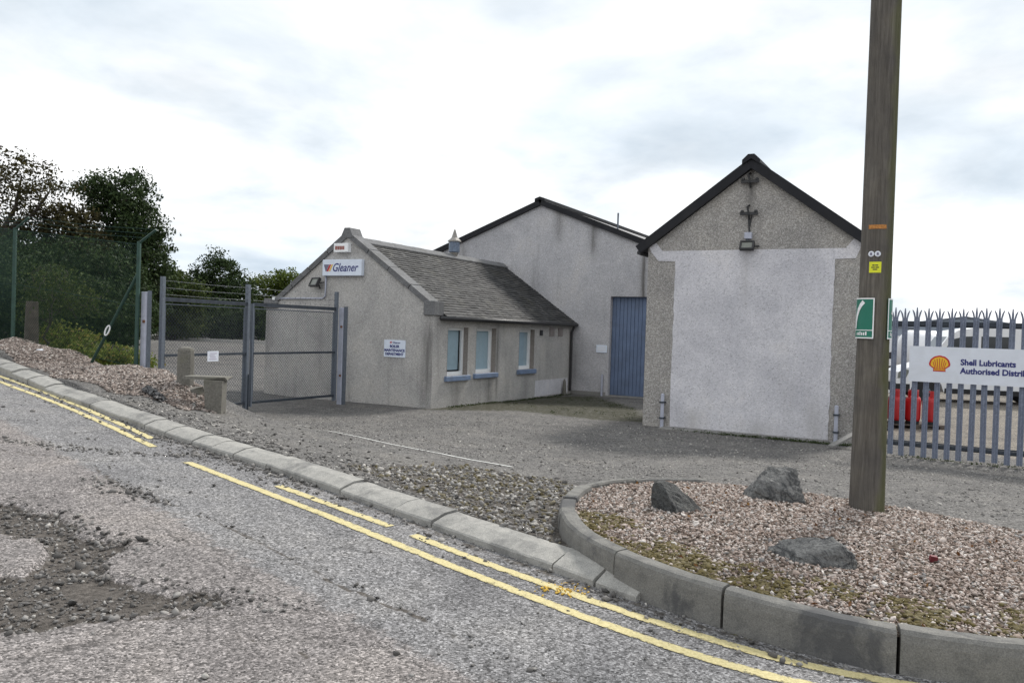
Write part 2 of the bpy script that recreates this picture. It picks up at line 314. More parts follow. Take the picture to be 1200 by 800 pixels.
def leaf_mat(name, stops, trans=.35):
    m, nt, b = mat(name); g = NT(nt); a = g.attr('tone')
    cl = g.ramp(a.outputs['Fac'], stops).outputs[0]
    g.l(cl, b.inputs['Base Color']); b.inputs['Roughness'].default_value = .65; b.inputs['Specular IOR Level'].default_value = .15
    tl = g.n('ShaderNodeBsdfTranslucent'); g.l(cl, tl.inputs[0]); mx = g.n('ShaderNodeMixShader'); mx.inputs[0].default_value = trans
    g.l(b.outputs[0], mx.inputs[1]); g.l(tl.outputs[0], mx.inputs[2]); g.l(mx.outputs[0], nt.nodes['Material Output'].inputs[0]); return m
M['leaf_dark'] = leaf_mat('leaf_dark', [(0, (.012, .021, .009)), (.6, (.034, .056, .02)), (1, (.075, .11, .036))], .2)
M['leaf_brown'] = leaf_mat('leaf_brown', [(0, (.02, .02, .009)), (.6, (.05, .045, .018)), (1, (.10, .085, .03))], .25)
M['leaf_mid'] = leaf_mat('leaf_mid', [(0, (.025, .04, .012)), (.6, (.055, .08, .022)), (1, (.11, .13, .035))], .3)
M['leaf_light'] = leaf_mat('leaf_light', [(0, (.05, .07, .015)), (.5, (.11, .15, .03)), (.85, (.18, .21, .045)), (1, (.24, .20, .06))], .35)
M['bark'] = simple('bark', (.06, .05, .042), .95, var=.35, scale=4, bump=.8, bscale=20)
M['oldwood'] = simple('old_fence_wood', (.10, .082, .07), .95, var=.35, scale=8, bump=.8, bscale=30)

# ------------------------------------------------------------------ object helpers
WL = {}
def link(o, parent=None, loc=(0, 0, 0), world=None):
    col.objects.link(o); o.parent = parent
    WL[o.name] = np.array(world if world is not None else loc, float); return o
def props(o, label=None, cat=None, group=None, kind=None):
    if label: o['label'] = label
    if cat: o['category'] = cat
    if group: o['group'] = group
    if kind: o['kind'] = kind
    return o
def thing(name, label, cat, loc, group=None):
    o = bpy.data.objects.new(name, None); o.empty_display_size = .2; o.location = tuple(loc); link(o, None, loc); return props(o, label, cat, group)

class MB:
    """collects geometry in world metres (or in a frame) and links it as one mesh object"""
    def __init__(s, o=(0, 0, 0), x=(1, 0, 0), y=(0, 1, 0), z=(0, 0, 1)):
        s.v = []; s.f = []; s.fr(o, x, y, z)
    def fr(s, o=(0, 0, 0), x=(1, 0, 0), y=(0, 1, 0), z=(0, 0, 1)):
        s.o = np.array(o, float); s.m = np.array([x, y, z], float); return s
    def add(s, vs, fs):
        n = len(s.v); P = s.o + np.array(vs, float) @ s.m
        s.v += [tuple(p) for p in P]; s.f += [tuple(i+n for i in f) for f in fs]; return s
    def box(s, x0, x1, y0, y1, z0, z1, bev=0):
        if bev <= 0:
            vs = [(x, y, z) for z in (z0, z1) for y in (y0, y1) for x in (x0, x1)]
            return s.add(vs, [(0, 2, 3, 1), (4, 5, 7, 6), (0, 1, 5, 4), (2, 6, 7, 3), (0, 4, 6, 2), (1, 3, 7, 5)])
        c = bev; out = []
        for z, k in ((z0, c), (z0+c, 0), (z1-c, 0), (z1, c)):
            out += [(x0+c+k*.0, y0+k, z), (x1-c, y0+k, z), (x1-k, y0+c, z), (x1-k, y1-c, z), (x1-c, y1-k, z), (x0+c, y1-k, z), (x0+k, y1-c, z), (x0+k, y0+c, z)]
        fs = [tuple(range(7, -1, -1)), tuple(range(24, 32))]
        for r in range(3):
            for i in range(8): fs.append((r*8+i, r*8+(i+1) % 8, r*8+8+(i+1) % 8, r*8+8+i))
        return s.add(out, fs)
    def prism(s, poly, y0, y1):
        """polygon in (x,z) of the frame, extruded from y0 to y1"""
        n = len(poly); vs = [(p[0], y0, p[1]) for p in poly]+[(p[0], y1, p[1]) for p in poly]
        return s.add(vs, [tuple(range(n)), tuple(range(2*n-1, n-1, -1))]+[(i, i+n, (i+1) % n+n, (i+1) % n) for i in range(n)])
    def slabpoly(s, poly, z0, z1):
        n = len(poly); vs = [(p[0], p[1], z0) for p in poly]+[(p[0], p[1], z1) for p in poly]
        return s.add(vs, [tuple(range(n-1, -1, -1)), tuple(range(n, 2*n))]+[(i, (i+1) % n, (i+1) % n+n, i+n) for i in range(n)])
    def tube(s, pts, r, n=6, caps=True):
        P = [np.array(p, float) for p in pts]; rs = r if hasattr(r, '__len__') else [r]*len(P)
        vs = []; fs = []; ref = None
        for i, p in enumerate(P):
            t = (P[min(i+1, len(P)-1)]-P[max(i-1, 0)]); t /= (np.linalg.norm(t)+1e-9)
            if ref is None: ref = np.array([0, 0, 1.]) if abs(t[2]) < .9 else np.array([1., 0, 0])
            a = np.cross(t, ref); a /= (np.linalg.norm(a)+1e-9); b_ = np.cross(a, t); ref = b_
            for k in range(n):
                q = 2*math.pi*k/n; vs.append(p+rs[i]*(math.cos(q)*a+math.sin(q)*b_))
        for i in range(len(P)-1):
            for k in range(n): fs.append((i*n+k, i*n+n+k, i*n+n+(k+1) % n, i*n+(k+1) % n))
        if caps and n > 2: fs += [tuple(range(n)), tuple(range(len(P)*n-1, (len(P)-1)*n-1, -1))]
        return s.add(vs, fs)
    def lathe(s, c, prof, n=16):
        vs = []; fs = []
        for (r, z) in prof:
            for k in range(n): vs.append((c[0]+r*math.cos(2*math.pi*k/n), c[1]+r*math.sin(2*math.pi*k/n), c[2]+z))
        for i in range(len(prof)-1):
            for k in range(n): fs.append((i*n+k, i*n+(k+1) % n, i*n+n+(k+1) % n, i*n+n+k))
        fs += [tuple(range(n-1, -1, -1)), tuple(range((len(prof)-1)*n, len(prof)*n))]
        return s.add(vs, fs)
    def build(s, name, material, parent=None, smooth=False, loc=None, label=None, cat=None, group=None, kind=None, attr=None):
        base = WL[parent.name] if parent else np.array(loc if loc is not None else (0, 0, 0), float)
        V = np.array(s.v, float).reshape(-1, 3)-base
        me = bpy.data.meshes.new(name); me.from_pydata([tuple(p) for p in V], [], s.f); me.validate(); me.update()
        return finish(me, name, material, parent, base, smooth, label, cat, group, kind, attr)
def finish(me, name, material, parent=None, base=(0, 0, 0), smooth=False, label=None, cat=None, group=None, kind=None, attr=None, recalc=True):
    if recalc:
        bm = bmesh.new(); bm.from_mesh(me); bmesh.ops.recalc_face_normals(bm, faces=bm.faces); bm.to_mesh(me); bm.free()
    for mm in (material if isinstance(material, list) else [material]): me.materials.append(M[mm] if isinstance(mm, str) else mm)
    if smooth: me.polygons.foreach_set('use_smooth', [True]*len(me.polygons))
    if attr: set_attr(me, *attr)
    o = bpy.data.objects.new(name, me)
    if parent is None: o.location = tuple(base)
    link(o, parent, base, base); return props(o, label, cat, group, kind)
def set_attr(me, name, data):
    data = np.asarray(data, np.float32)
    if data.ndim == 1:
        a = me.attributes.new(name, 'FLOAT', 'POINT'); a.data.foreach_set('value', data)
    else:
        a = me.attributes.new(name, 'FLOAT_COLOR', 'POINT'); a.data.foreach_set('color', np.c_[data, np.ones(len(data), np.float32)].ravel())
def np_mesh(name, V, F):
    """V (n,3), F (m,k) arrays"""
    me = bpy.data.meshes.new(name); V = np.asarray(V, np.float32); F = np.asarray(F, np.int32); k = F.shape[1]
    me.vertices.add(len(V)); me.vertices.foreach_set('co', V.ravel()); me.loops.add(F.size); me.loops.foreach_set('vertex_index', F.ravel())
    me.polygons.add(len(F)); me.polygons.foreach_set('loop_start', np.arange(0, F.size, k, dtype=np.int32))
    me.update(calc_edges=True); me.validate(); return me
def copy_tree(o, parent=None, loc=None):
    c = o.copy(); col.objects.link(c); c.parent = parent
    if loc is not None: c.location = tuple(loc)
    WL[c.name] = np.array(loc if loc is not None else (0, 0, 0), float)
    for ch in o.children: copy_tree(ch, c)
    return c
def text(body, size=1., shear=0, bold=0., align='LEFT', stretch=1.):
    cu_ = bpy.data.curves.new('t', 'FONT'); cu_.body = body; cu_.size = size; cu_.shear = shear; cu_.offset = bold; cu_.align_x = align; cu_.resolution_u = 3
    cu_.fill_mode = 'FRONT' if hasattr(cu_, 'fill_mode') else cu_.fill_mode
    o = bpy.data.objects.new('t', cu_); col.objects.link(o); dg = bpy.context.evaluated_depsgraph_get(); dg.update()
    me = bpy.data.meshes.new_from_object(o.evaluated_get(dg)); vs = [(v.co.x*stretch, v.co.y) for v in me.vertices]; fs = [tuple(p.vertices) for p in me.polygons]
    bpy.data.objects.remove(o); bpy.data.meshes.remove(me); bpy.data.curves.remove(cu_)
    return vs, fs
def vnoise(x, y, seed=0):
    """smooth value noise on arrays"""
    def h(i, j): q = np.sin(i*127.1+j*311.7+seed*74.7)*43758.5453; return q-np.floor(q)
    i, j = np.floor(x), np.floor(y); u, v = x-i, y-j; u, v = u*u*(3-2*u), v*v*(3-2*v)
    return (h(i, j)*(1-u)+h(i+1, j)*u)*(1-v)+(h(i, j+1)*(1-u)+h(i+1, j+1)*u)*v-.5
def fbm(x, y, seed=0, o=4):
    r = 0; a = 1
    for k in range(o): r = r+a*vnoise(x*2**k, y*2**k, seed+k); a *= .5
    return r
def inpoly(x, y, poly):
    x = np.asarray(x, float); y = np.asarray(y, float); r = np.zeros(x.shape, bool); n = len(poly)
    for i in range(n):
        (x1, y1), (x2, y2) = poly[i], poly[(i+1) % n]
        if y1 == y2: continue
        r ^= ((y1 > y) != (y2 > y)) & (x < (x2-x1)*(y-y1)/(y2-y1)+x1)
    return r
def dpoly(x, y, poly, closed=True):
    """distance to a polyline"""
    d = np.full(np.shape(x), 1e9); n = len(poly)
    for i in range(n if closed else n-1):
        (x1, y1), (x2, y2) = poly[i], poly[(i+1) % n]; L = (x2-x1)**2+(y2-y1)**2+1e-9
        t = np.clip(((x-x1)*(x2-x1)+(y-y1)*(y2-y1))/L, 0, 1); d = np.minimum(d, np.hypot(x-x1-t*(x2-x1), y-y1-t*(y2-y1)))
    return d
def sdpoly(x, y, poly): return np.where(inpoly(x, y, poly), -1, 1)*dpoly(x, y, poly)

# ------------------------------------------------------------------ terrain: road plane, kerb line, yard levels
KD = np.array([-.717, .697]); KN = np.array([.697, .717]); K0 = np.array([.8, 5.07]); SL = .0457
def xy(s, w): return K0[0]+s*KD[0]+w*KN[0], K0[1]+s*KD[1]+w*KN[1]
def sw(x, y): return (x-K0[0])*KD[0]+(y-K0[1])*KD[1], (x-K0[0])*KN[0]+(y-K0[1])*KN[1]
def zroad_s(s):
    s = np.asarray(s, float); return SL*np.where(s < 18, s, 18+(s-18)*.4)*np.where(s < -4, 0, 1)+np.where(s < -4, SL*-4, 0)
ES = [-30, -6, -3, -2.04, -1.57, -1.39, -.96, -.43, .15, 1.2, 2.2, 3, 4.1, 4.7, 5.6, 6.6, 8.4, 9.3, 10.7, 13, 60]
EW = [4.2, 4.2, 1.3, .38, .06, -.02, -.09, -.155, -.18, -.2, -.21, -.215, -.25, -.3, -.36, -.42, -.43, -.46, -.44, -.4, -.4]
def wedge(s): return np.interp(s, ES, EW)
POT = [(-4.01, 6.0), (-3.8, 6.05), (-3.49, 6.03), (-3.15, 5.75), (-2.88, 5.37), (-2.54, 5.37), (-2.42, 5.15), (-2.51, 5.04), (-2.3, 4.69), (-2.06, 4.63), (-1.84, 4.56), (-1.58, 4.58), (-1.48, 4.43), (-1.63, 4.28), (-2.01, 4.13), (-2.22, 3.96), (-2.61, 3.79), (-3.6, 4.2), (-4.4, 5.2)]
SLAB = [(-3.79, 5.49), (-3.42, 5.47), (-3.09, 5.25), (-2.8, 4.95), (-2.77, 4.75), (-2.9, 4.65), (-3.14, 4.57), (-3.7, 4.9)]
TPATCH = [(-4.67, 6.75), (-4.33, 6.89), (-3.99, 7.07), (-3.55, 6.96), (-3.37, 6.62), (-3.54, 6.28), (-3.82, 6.1), (-4.12, 5.97), (-4.9, 6.3)]
CRACKS = [[(-3.8, 7.43), (-3.45, 7.0), (-3.25, 6.78), (-2.95, 6.5), (-2.57, 6.27)], [(-2.38, 6.11), (-1.95, 5.78), (-1.45, 5.3), (-.98, 4.82), (-.51, 4.43), (-.11, 4.05), (.2, 3.79), (.6, 3.4)],
          [(-5.21, 7.95), (-4.61, 7.75), (-4.08, 7.62), (-3.37, 7.7), (-2.9, 7.9)], [(-2.3, 4.2), (-1.9, 3.95), (-1.3, 3.98), (-.9, 3.85)], [(-3.37, 6.62), (-3.0, 6.2), (-2.4, 5.9)], [(-4.9, 6.2), (-4.12, 5.97), (-3.82, 6.1), (-3.54, 6.28), (-3.37, 6.62)], [(-2.6, 4.0), (-1.6, 4.2), (-1.2, 4.35), (-.7, 4.3)]]
SEAM = CRACKS[1]
def pot_depth(x, y):
    jx, jy = x+.14*fbm(x*4, y*4, 3)+.05*fbm(x*19, y*19, 13), y+.14*fbm(x*4, y*4, 9)+.05*fbm(x*19, y*19, 19)
    d = np.maximum(sdpoly(jx, jy, POT), -sdpoly(jx, jy, SLAB))
    return np.clip((.02-d)/.06, 0, 1)
def crack_depth(x, y):
    r = 0
    for k, c in enumerate(CRACKS):
        d = dpoly(x+.05*fbm(x*6, y*6, 21+k), y+.05*fbm(x*6, y*6, 31+k), c, False)
        r = np.maximum(r, np.clip(1-d/(.035 if k != 1 else .045), 0, 1)*np.clip((.75 if k != 1 else 1.0)+1.6*fbm(x*1.7, y*1.7, 40+k), 0, 1))
    return r
def zroad(x, y):
    s, w = sw(x, y)
    z = zroad_s(s)+.006*fbm(x*1.3, y*1.3, 5)
    p = pot_depth(x, y); z = z-p*(.045+.02*fbm(x*7, y*7, 50))
    z = z-.014*crack_depth(x, y)
    z = z+.012*np.clip(1-np.abs(sdpoly(x, y, TPATCH))/.05, 0, 1)*0+.010*np.clip(-sdpoly(x, y, TPATCH)/.06, 0, 1)
    return z
CP = []
for s_ in (-30, -15, -8, -5, -3, -1.5, 0, 1.5, 3, 5, 7, 9, 11, 13, 16, 20, 28, 40):
    x_, y_ = xy(s_, wedge(s_)+.36); CP.append((x_, y_, float(zroad_s(s_))+.085))
CP += [(1.13, 7.6, .12), (2, 7.9, .08), (3.3, 7.6, .08), (4.2, 6.9, .05), (.1, 6.6, .11), (5.2, 5.8, 0), (6, 4.8, -.1), (9, 4, -.2),
       (0, 11, -.12), (3, 11, -.13), (5, 10.5, -.15), (-2.3, 12.5, -.09), (-3, 15, -.28), (0, 15, -.28), (3, 14.5, -.28), (6.4, 13.4, -.3), (9, 11.5, -.3), (8, 8, -.15), (12, 16, -.3), (14, 25, -.3), (10, 30, -.3), (20, 20, -.3), (30, 30, -.3), (28, 10, -.3), (18, 4, -.25),
       (-1.84, 18.4, -.3), (-6.4, 20.8, -.3), (2, 20, -.33), (2.4, 24, -.4), (1, 25, -.4), (2.6, 17, -.3), (6, 15.2, -.3), (4, 30, -.35), (-4, 28, -.3), (0, 36, -.3),
       (-4.05, 11.1, .33), (-3.8, 11.7, .2), (-3.9, 13, .0), (-4.5, 14.2, -.15), (-5.4, 16.7, -.3), (-4.06, 19.2, -.3), (-3, 13, -.1), (-5.1, 15.4, -.22),
       (-5.75, 13.4, .74), (-5.26, 12.6, .70), (-6.54, 14.2, .75), (-10.05, 16.35, 1.12), (-8.3, 15.3, .93), (-6.84, 13, .634), (-8.4, 14.5, .80), (-5.45, 11.5, .52), (-4.6, 11.3, .5), (-4.38, 10.4, .43), (-4.8, 11.85, .70), (-4.4, 11.7, .52),
       (-6.3, 15, .15), (-6.9, 16.8, -.2), (-8.5, 17.2, .5), (-9.5, 19, .1), (-10.8, 18, .85), (-7, 21, -.25), (-10, 25, -.1), (-12, 22, .2), (-14, 20, .9), (-9, 32, .12), (-15, 38, .42), (-4, 42, .3), (-20, 30, .6), (-22, 42, .6), (-30, 40, .8), (-16, 19, 1.3), (-22, 24, 1.4)]
CP = np.array(CP); _n = len(CP)
_K = np.hypot(CP[:, None, 0]-CP[None, :, 0], CP[:, None, 1]-CP[None, :, 1]); _A = np.zeros((_n+3, _n+3)); _A[:_n, :_n] = _K+np.eye(_n)*-.02
_A[:_n, _n] = 1; _A[:_n, _n+1:] = CP[:, :2]; _A[_n:, :_n] = _A[:_n, _n:].T
_W = np.linalg.solve(_A, np.r_[CP[:, 2], 0, 0, 0])
def zyard(x, y):
    x = np.asarray(x, float); y = np.asarray(y, float); sh = x.shape; x = x.ravel(); y = y.ravel(); out = np.zeros(len(x))
    for i in range(0, len(x), 20000):
        a, b_ = x[i:i+20000], y[i:i+20000]; D = np.hypot(a[:, None]-CP[:, 0], b_[:, None]-CP[:, 1]); out[i:i+20000] = D@_W[:_n]+_W[_n]+_W[_n+1]*a+_W[_n+2]*b_
    t = np.clip((np.hypot(x, y-18)-34)/26, 0, 1); t = t*t*(3-2*t)
    return (out*(1-t)-.3*t).reshape(sh)
def gz(x, y): return float(zyard(np.array([x]), np.array([y]))[0])
def fine(lo, a, b_, hi, step, growth=1.35):
    L = list(np.arange(a, b_+1e-6, step)); d = step; p = L[-1]
    while p < hi: d *= growth; p += d; L.append(p)
    d = step; p = L[0]; pre = []
    while p > lo: d *= growth; p -= d; pre.append(p)
    return np.array(pre[::-1]+L)
def grid_faces(nr, nc):
    i = np.arange(nr*nc).reshape(nr, nc); return np.stack([i[:-1, :-1], i[:-1, 1:], i[1:, 1:], i[1:, :-1]], -1).reshape(-1, 4)
BANK = [(-3.95, 11.0), (-4.2, 10.75)]+[xy(s_, wedge(s_)+o_) for s_, o_ in ((7.4, .85), (8.2, .68), (9, .5), (10, .36), (12, .31), (14, .31), (17, .31), (20, .31))]+[(-13, 18.6), (-10.1, 16.65), (-8.3, 15.6), (-6.6, 14.55), (-6.0, 14.1), (-5.35, 13.1), (-4.75, 12.4), (-4.25, 11.9), (-4.15, 11.5)]
ISL = [(.40, 6.30), (.38, 5.95), (.42, 5.55), (.52, 5.28), (.68, 5.04), (.89, 4.76), (1.15, 4.55), (1.46, 4.32), (1.71, 4.16), (1.99, 4.03), (2.55, 3.93), (3.3, 3.95), (4.0, 4.15), (4.6, 4.6), (4.85, 5.2), (4.65, 5.9), (4.12, 6.5), (3.77, 6.85), (3.29, 7.2), (2.6, 7.5), (1.88, 7.62), (1.53, 7.56), (1.13, 7.42), (.81, 7.2), (.58, 6.93), (.45, 6.61)]
TIP = [(-1.6, 7.9), (-.5, 8.75), (.5, 8.1), (.75, 7.5), (.43, 6.6), (.5, 5.6), (.3, 5.55), (-.52, 6.55)]
NOOK = [(-1.9, 18.6), (1.0, 24.6), (2.6, 25.), (3.2, 21.), (3.0, 17.5), (2.0, 17.6), (.3, 19.2)]

# ground sheet reaching the horizon, grid lines follow the kerb
ss = fine(-2200, -6, 22, 2200, .18); ws = np.r_[-fine(.35, .35, .5, 2200, .3)[::-1], [-.02, .10, .262, .284, .33], fine(.42, .42, 15, 2200, .16)]
S_, W_ = np.meshgrid(ss, ws, indexing='ij'); WE = W_+wedge(S_); GX, GY = xy(S_, WE)
GZ = np.where(W_ < .27, np.where(np.hypot(GX, GY) < 60, zroad_s(np.clip(S_, -4, 60))-.16, -.6), zyard(GX, GY)+.012*fbm(GX*1.1, GY*1.1, 61))
inside = sdpoly(GX, GY, ISL); GZ = np.where((inside < -.08) & (W_ >= .27), np.minimum(GZ, zroad_s(S_)+.05), GZ)
att = np.zeros((GX.size, 3)); gx, gy = GX.ravel(), GY.ravel(); nz = fbm(gx*1.2, gy*1.2, 77)
att[:, 0] = np.clip(.9-sdpoly(gx, gy, NOOK)/.9, 0, 1)*.62*(np.hypot(gx-1, gy-22) < 6)
att[:, 1] = np.clip(.75-sdpoly(gx, gy, TIP)/.35, 0, 1)*.75
att[:, 1] = np.maximum(att[:, 1], np.clip(.9-dpoly(gx, gy, [(5, 9.4), (3.6, 9.3), (2.2, 10)], False)/.5, 0, 1)*.45)
att[:, 1] = np.maximum(att[:, 1], np.clip(1-sdpoly(gx, gy, BANK)/.2, 0, 1)*.4)
att[:, 2] = np.clip((gx-6.8)/2, 0, 1)*np.clip((gy-14-(gx-6)*-.6)/2, 0, 1)
me = np_mesh('ground', np.c_[gx, gy, GZ.ravel()], grid_faces(*GX.shape)); ground = finish(me, 'ground', 'yard', kind='structure', smooth=True, attr=('patch', att), recalc=False)

# road sheet
ss = fine(-60, -2.6, 6.5, 120, .035, 1.12); ws = fine(-9, -3.9, .06, .05, .035, 1.12)
S_, W_ = np.meshgrid(ss, ws, indexing='ij'); GX, GY = xy(S_, W_+wedge(S_)); gx, gy = GX.ravel(), GY.ravel()
att = np.zeros((gx.size, 3)); p_ = pot_depth(gx, gy)
halo = np.clip(1-sdpoly(gx, gy, POT)/.55, 0, 1)*np.clip(.5+1.2*fbm(gx*2, gy*2, 55), 0, 1)
att[:, 1] = np.maximum(np.maximum(p_*.95, halo*.30), crack_depth(gx, gy)*.85)
sS, sW = sw(gx, gy); seamw = np.interp(sS, [-2, -1.2, 0, 1.6, 4, 8], [-1.2, -1.4, -1.6, -1.62, -1.55, -1.5])
att[:, 2] = np.clip(.5+(seamw-sW)*3, 0, 1)*.8
att[:, 1] = np.maximum(att[:, 1], np.clip(1-np.abs(sW-wedge(sS)+.05)/.16, 0, 1)*.55)
att[:, 0] = np.clip(1-np.abs(sW-wedge(sS)+.02)/.07, 0, 1)*.42
me = np_mesh('road', np.c_[gx, gy, zroad(gx, gy)], grid_faces(*GX.shape)); road = finish(me, 'road', 'road', kind='structure', smooth=True, attr=('patch', att), recalc=False)

# painted double yellow lines
def line_strip(pts, width, name, zf, material, parent, lift=.005):
    P = np.array(pts, float); L = np.r_[0, np.cumsum(np.hypot(*np.diff(P, axis=0).T))]; n = int(L[-1]/.06)+2; t = np.linspace(0, L[-1], n)
    k = np.array([.25, .5, .25]); c = np.stack([np.interp(t, L, P[:, 0]), np.interp(t, L, P[:, 1])], 1)
    for _ in range(30): c[1:-1] = c[1:-1]*.5+(c[:-2]+c[2:])*.25
    d = np.gradient(c, axis=0); d /= np.hypot(*d.T)[:, None]; nr = np.stack([-d[:, 1], d[:, 0]], 1); V = []; E_ = []
    for q in (-.5, -.42, -.2, .2, .42, .5):
        wob = 1+.10*vnoise(t*6, t*0+q*20, 4); p = c+nr*(width*q*wob)[:, None]; V.append(np.c_[p, zf(p[:, 0], p[:, 1])+lift]); E_.append(np.full(n, 1. if abs(q) == .5 else .35 if abs(q) > .4 else 0.))
    V = np.stack(V, 1).reshape(-1, 3); E_ = np.stack(E_, 1).ravel(); me = np_mesh(name, V-WL[parent.name], grid_faces(n, 6)); return finish(me, name, material, parent, WL[parent.name], attr=('edge', E_), smooth=True)
def swl(L): return [xy(*p) for p in L]
for L in ([(4.73, -.76), (3.45, -.71), (2.32, -.68), (1.18, -.67), (.14, -.64), (-.64, -.58), (-1.24, -.46), (-1.8, -.14), (-2.6, .55), (-4, 1.95), (-5, 2.9)],
          [(3.44, -.50), (2.51, -.47), (1.89, -.45)], [(1.63, -.44), (1.0, -.44), (.35, -.41), (-.39, -.36), (-1.18, -.23), (-1.75, .06), (-2.5, .75), (-4, 2.15), (-5, 3.1)],
          [(5.54, -.74), (6.35, -.70), (7.86, -.65), (9.45, -.66), (10.98, -.70), (13, -.72), (20, -.72), (30, -.72)], [(6.0, -.565), (6.78, -.53), (8.35, -.485), (10.16, -.48), (11.63, -.51), (13, -.53), (20, -.53), (30, -.53)]):
    line_strip(swl(L), .098, 'yellow_line', zroad, 'yellow_line', road)
zg = lambda x, y: zyard(x, y)+.012*fbm(x*1.1, y*1.1, 61)
line_strip([(-2.72, 12.15), (-1.3, 10.5), (.05, 9.02)], .05, 'white_line', zg, 'white_line', ground, .006)
line_strip([(-4.6, 15.1), (-3.6, 14.35)], .07, 'white_line', zg, 'white_line', ground, .006)

# dropped kerb stones, one object each, children of the road
def kerb_stone(path, prof, parent, mat_='kerb', gap=.010, jig=.010, name='kerb_stone'):
    """path: list of (x,y,z); prof: list of (offset to the left-hand normal, height) closed outline"""
    P = np.array(path, float); d = np.gradient(P[:, :2], axis=0); d /= np.hypot(*d.T)[:, None]; nr = np.stack([d[:, 1], -d[:, 0]], 1)
    P[0, :2] += d[0]*gap; P[-1, :2] -= d[-1]*gap
    jz = random.uniform(-jig, jig); jw = random.uniform(-jig, jig); n = len(prof); V = []; F = []; tw = random.uniform(-jig, jig)
    seg = []
    for i in range(len(P)): seg.append((P[i], nr[i]))
    for i, (p, q) in enumerate(seg):
        for (o_, h_) in prof:
            k_ = (i/(len(P)-1)-.5)*tw; V.append((p[0]+q[0]*(o_+jw+k_), p[1]+q[1]*(o_+jw+k_), p[2]+h_+jz+k_*.7+random.uniform(-.0025, .0025)))
    for i in range(len(P)-1):
        for k in range(n): F.append((i*n+k, i*n+(k+1) % n, (i+1)*n+(k+1) % n, (i+1)*n+k))
    F += [tuple(range(n-1, -1, -1)), tuple(range((len(P)-1)*n, len(P)*n))]
    mb = MB(); mb.v = V; mb.f = F; return mb.build(name, mat_, parent)
js = [-.17, .15, .5, 1.7, 2.15, 2.9, 4.1, 4.67, 5.1, 5.5, 6.1, 6.6, 7.3, 8.4, 9.3]+list(np.arange(10.2, 26, .9))
for a, b_ in zip(js[:-1], js[1:]):
    L = []
    for s_ in np.linspace(a, b_, max(3, int((b_-a)/.12)+1)):
        x_, y_ = xy(s_, wedge(s_)); L.append((x_, y_, float(zroad_s(s_))))
    u = float(np.interp(a, [9, 12.5], [0, .06])); lo = .045 if a < .4 else .055
    kerb_stone(L, [(0, -.15), (0, lo+u-.012), (.012, lo+u), (.12, .090+u), (.145, .097+u), (.262, .10+u), (.28, .09+u), (.28, -.15)], road)

# ------------------------------------------------------------------ raised gravel island with its kerb
island = bpy.data.objects.new('gravel_island', None); island.location = (2.4, 5.6, .1); link(island, None, (2.4, 5.6, .1)); props(island, kind='structure')
def smooth_closed(P, it=2, step=.06):
    P = np.array(P+[P[0]], float); L = np.r_[0, np.cumsum(np.hypot(*np.diff(P, axis=0).T))]; t = np.arange(0, L[-1], step); c = np.stack([np.interp(t, L, P[:, 0]), np.interp(t, L, P[:, 1])], 1)
    for _ in range(it): c = c*.5+(np.roll(c, 1, 0)+np.roll(c, -1, 0))*.25
    return c
IC = smooth_closed(ISL, 25)
def zisl(x, y): s, w = sw(x, y); return SL*np.clip(s, -3.2, 5)
iL = np.r_[0, np.cumsum(np.hypot(*np.diff(IC, axis=0).T))]
def iat(pt): return int(np.argmin(np.hypot(IC[:, 0]-pt[0], IC[:, 1]-pt[1])))
joints = [iat(p) for p in [(.40, 6.0), (.66, 5.07), (1.23, 4.48), (2.0, 4.03), (2.9, 3.93), (3.75, 4.06), (4.5, 4.5), (4.85, 5.25), (4.55, 6.0)]]
kp = [(0, -.2), (0, .16), (.006, .20), (.022, .218), (.045, .222), (.105, .222), (.122, .214), (.128, .19), (.128, -.1)]
pts3 = lambda idx: [(IC[i % len(IC), 0], IC[i % len(IC), 1], float(zisl(*IC[i % len(IC)]))) for i in idx]
def flip(L): return L
for a, b_ in zip(joints[:-1], joints[1:]):
    kerb_stone(pts3(range(a, b_+1)), [(-o_, h_) for o_, h_ in kp], island, 'kerb_dark')
# tip stones and thin back edging
n_ = len(IC)
bk = [iat(p)-n_ if iat(p) > n_//2 else iat(p) for p in [(1.88, 7.62), (1.13, 7.42), (.6, 6.96), (.41, 6.42), (.40, 6.0)]]
for a, b_ in zip(bk[:-1], bk[1:]):
    near = b_ > -8
    pr_ = kp if near else [(0, -.2), (0, .195), (.012, .21), (.06, .21), (.07, .195), (.07, -.1)]
    kerb_stone(pts3(range(a, b_+1)), [(-o_, h_) for o_, h_ in pr_], island, 'kerb_dark')
bk2 = [iat(p) for p in [(4.55, 6.0), (4.12, 6.5), (3.5, 7.05), (2.7, 7.47), (1.88, 7.62)]]
for a, b_ in zip(bk2[:-1], bk2[1:]): kerb_stone(pts3(range(a, b_+1)), [(-o_, h_) for o_, h_ in [(0, -.2), (0, .165), (.01, .175), (.045, .175), (.05, .165), (.05, -.1)]], island, 'kerb_dark')
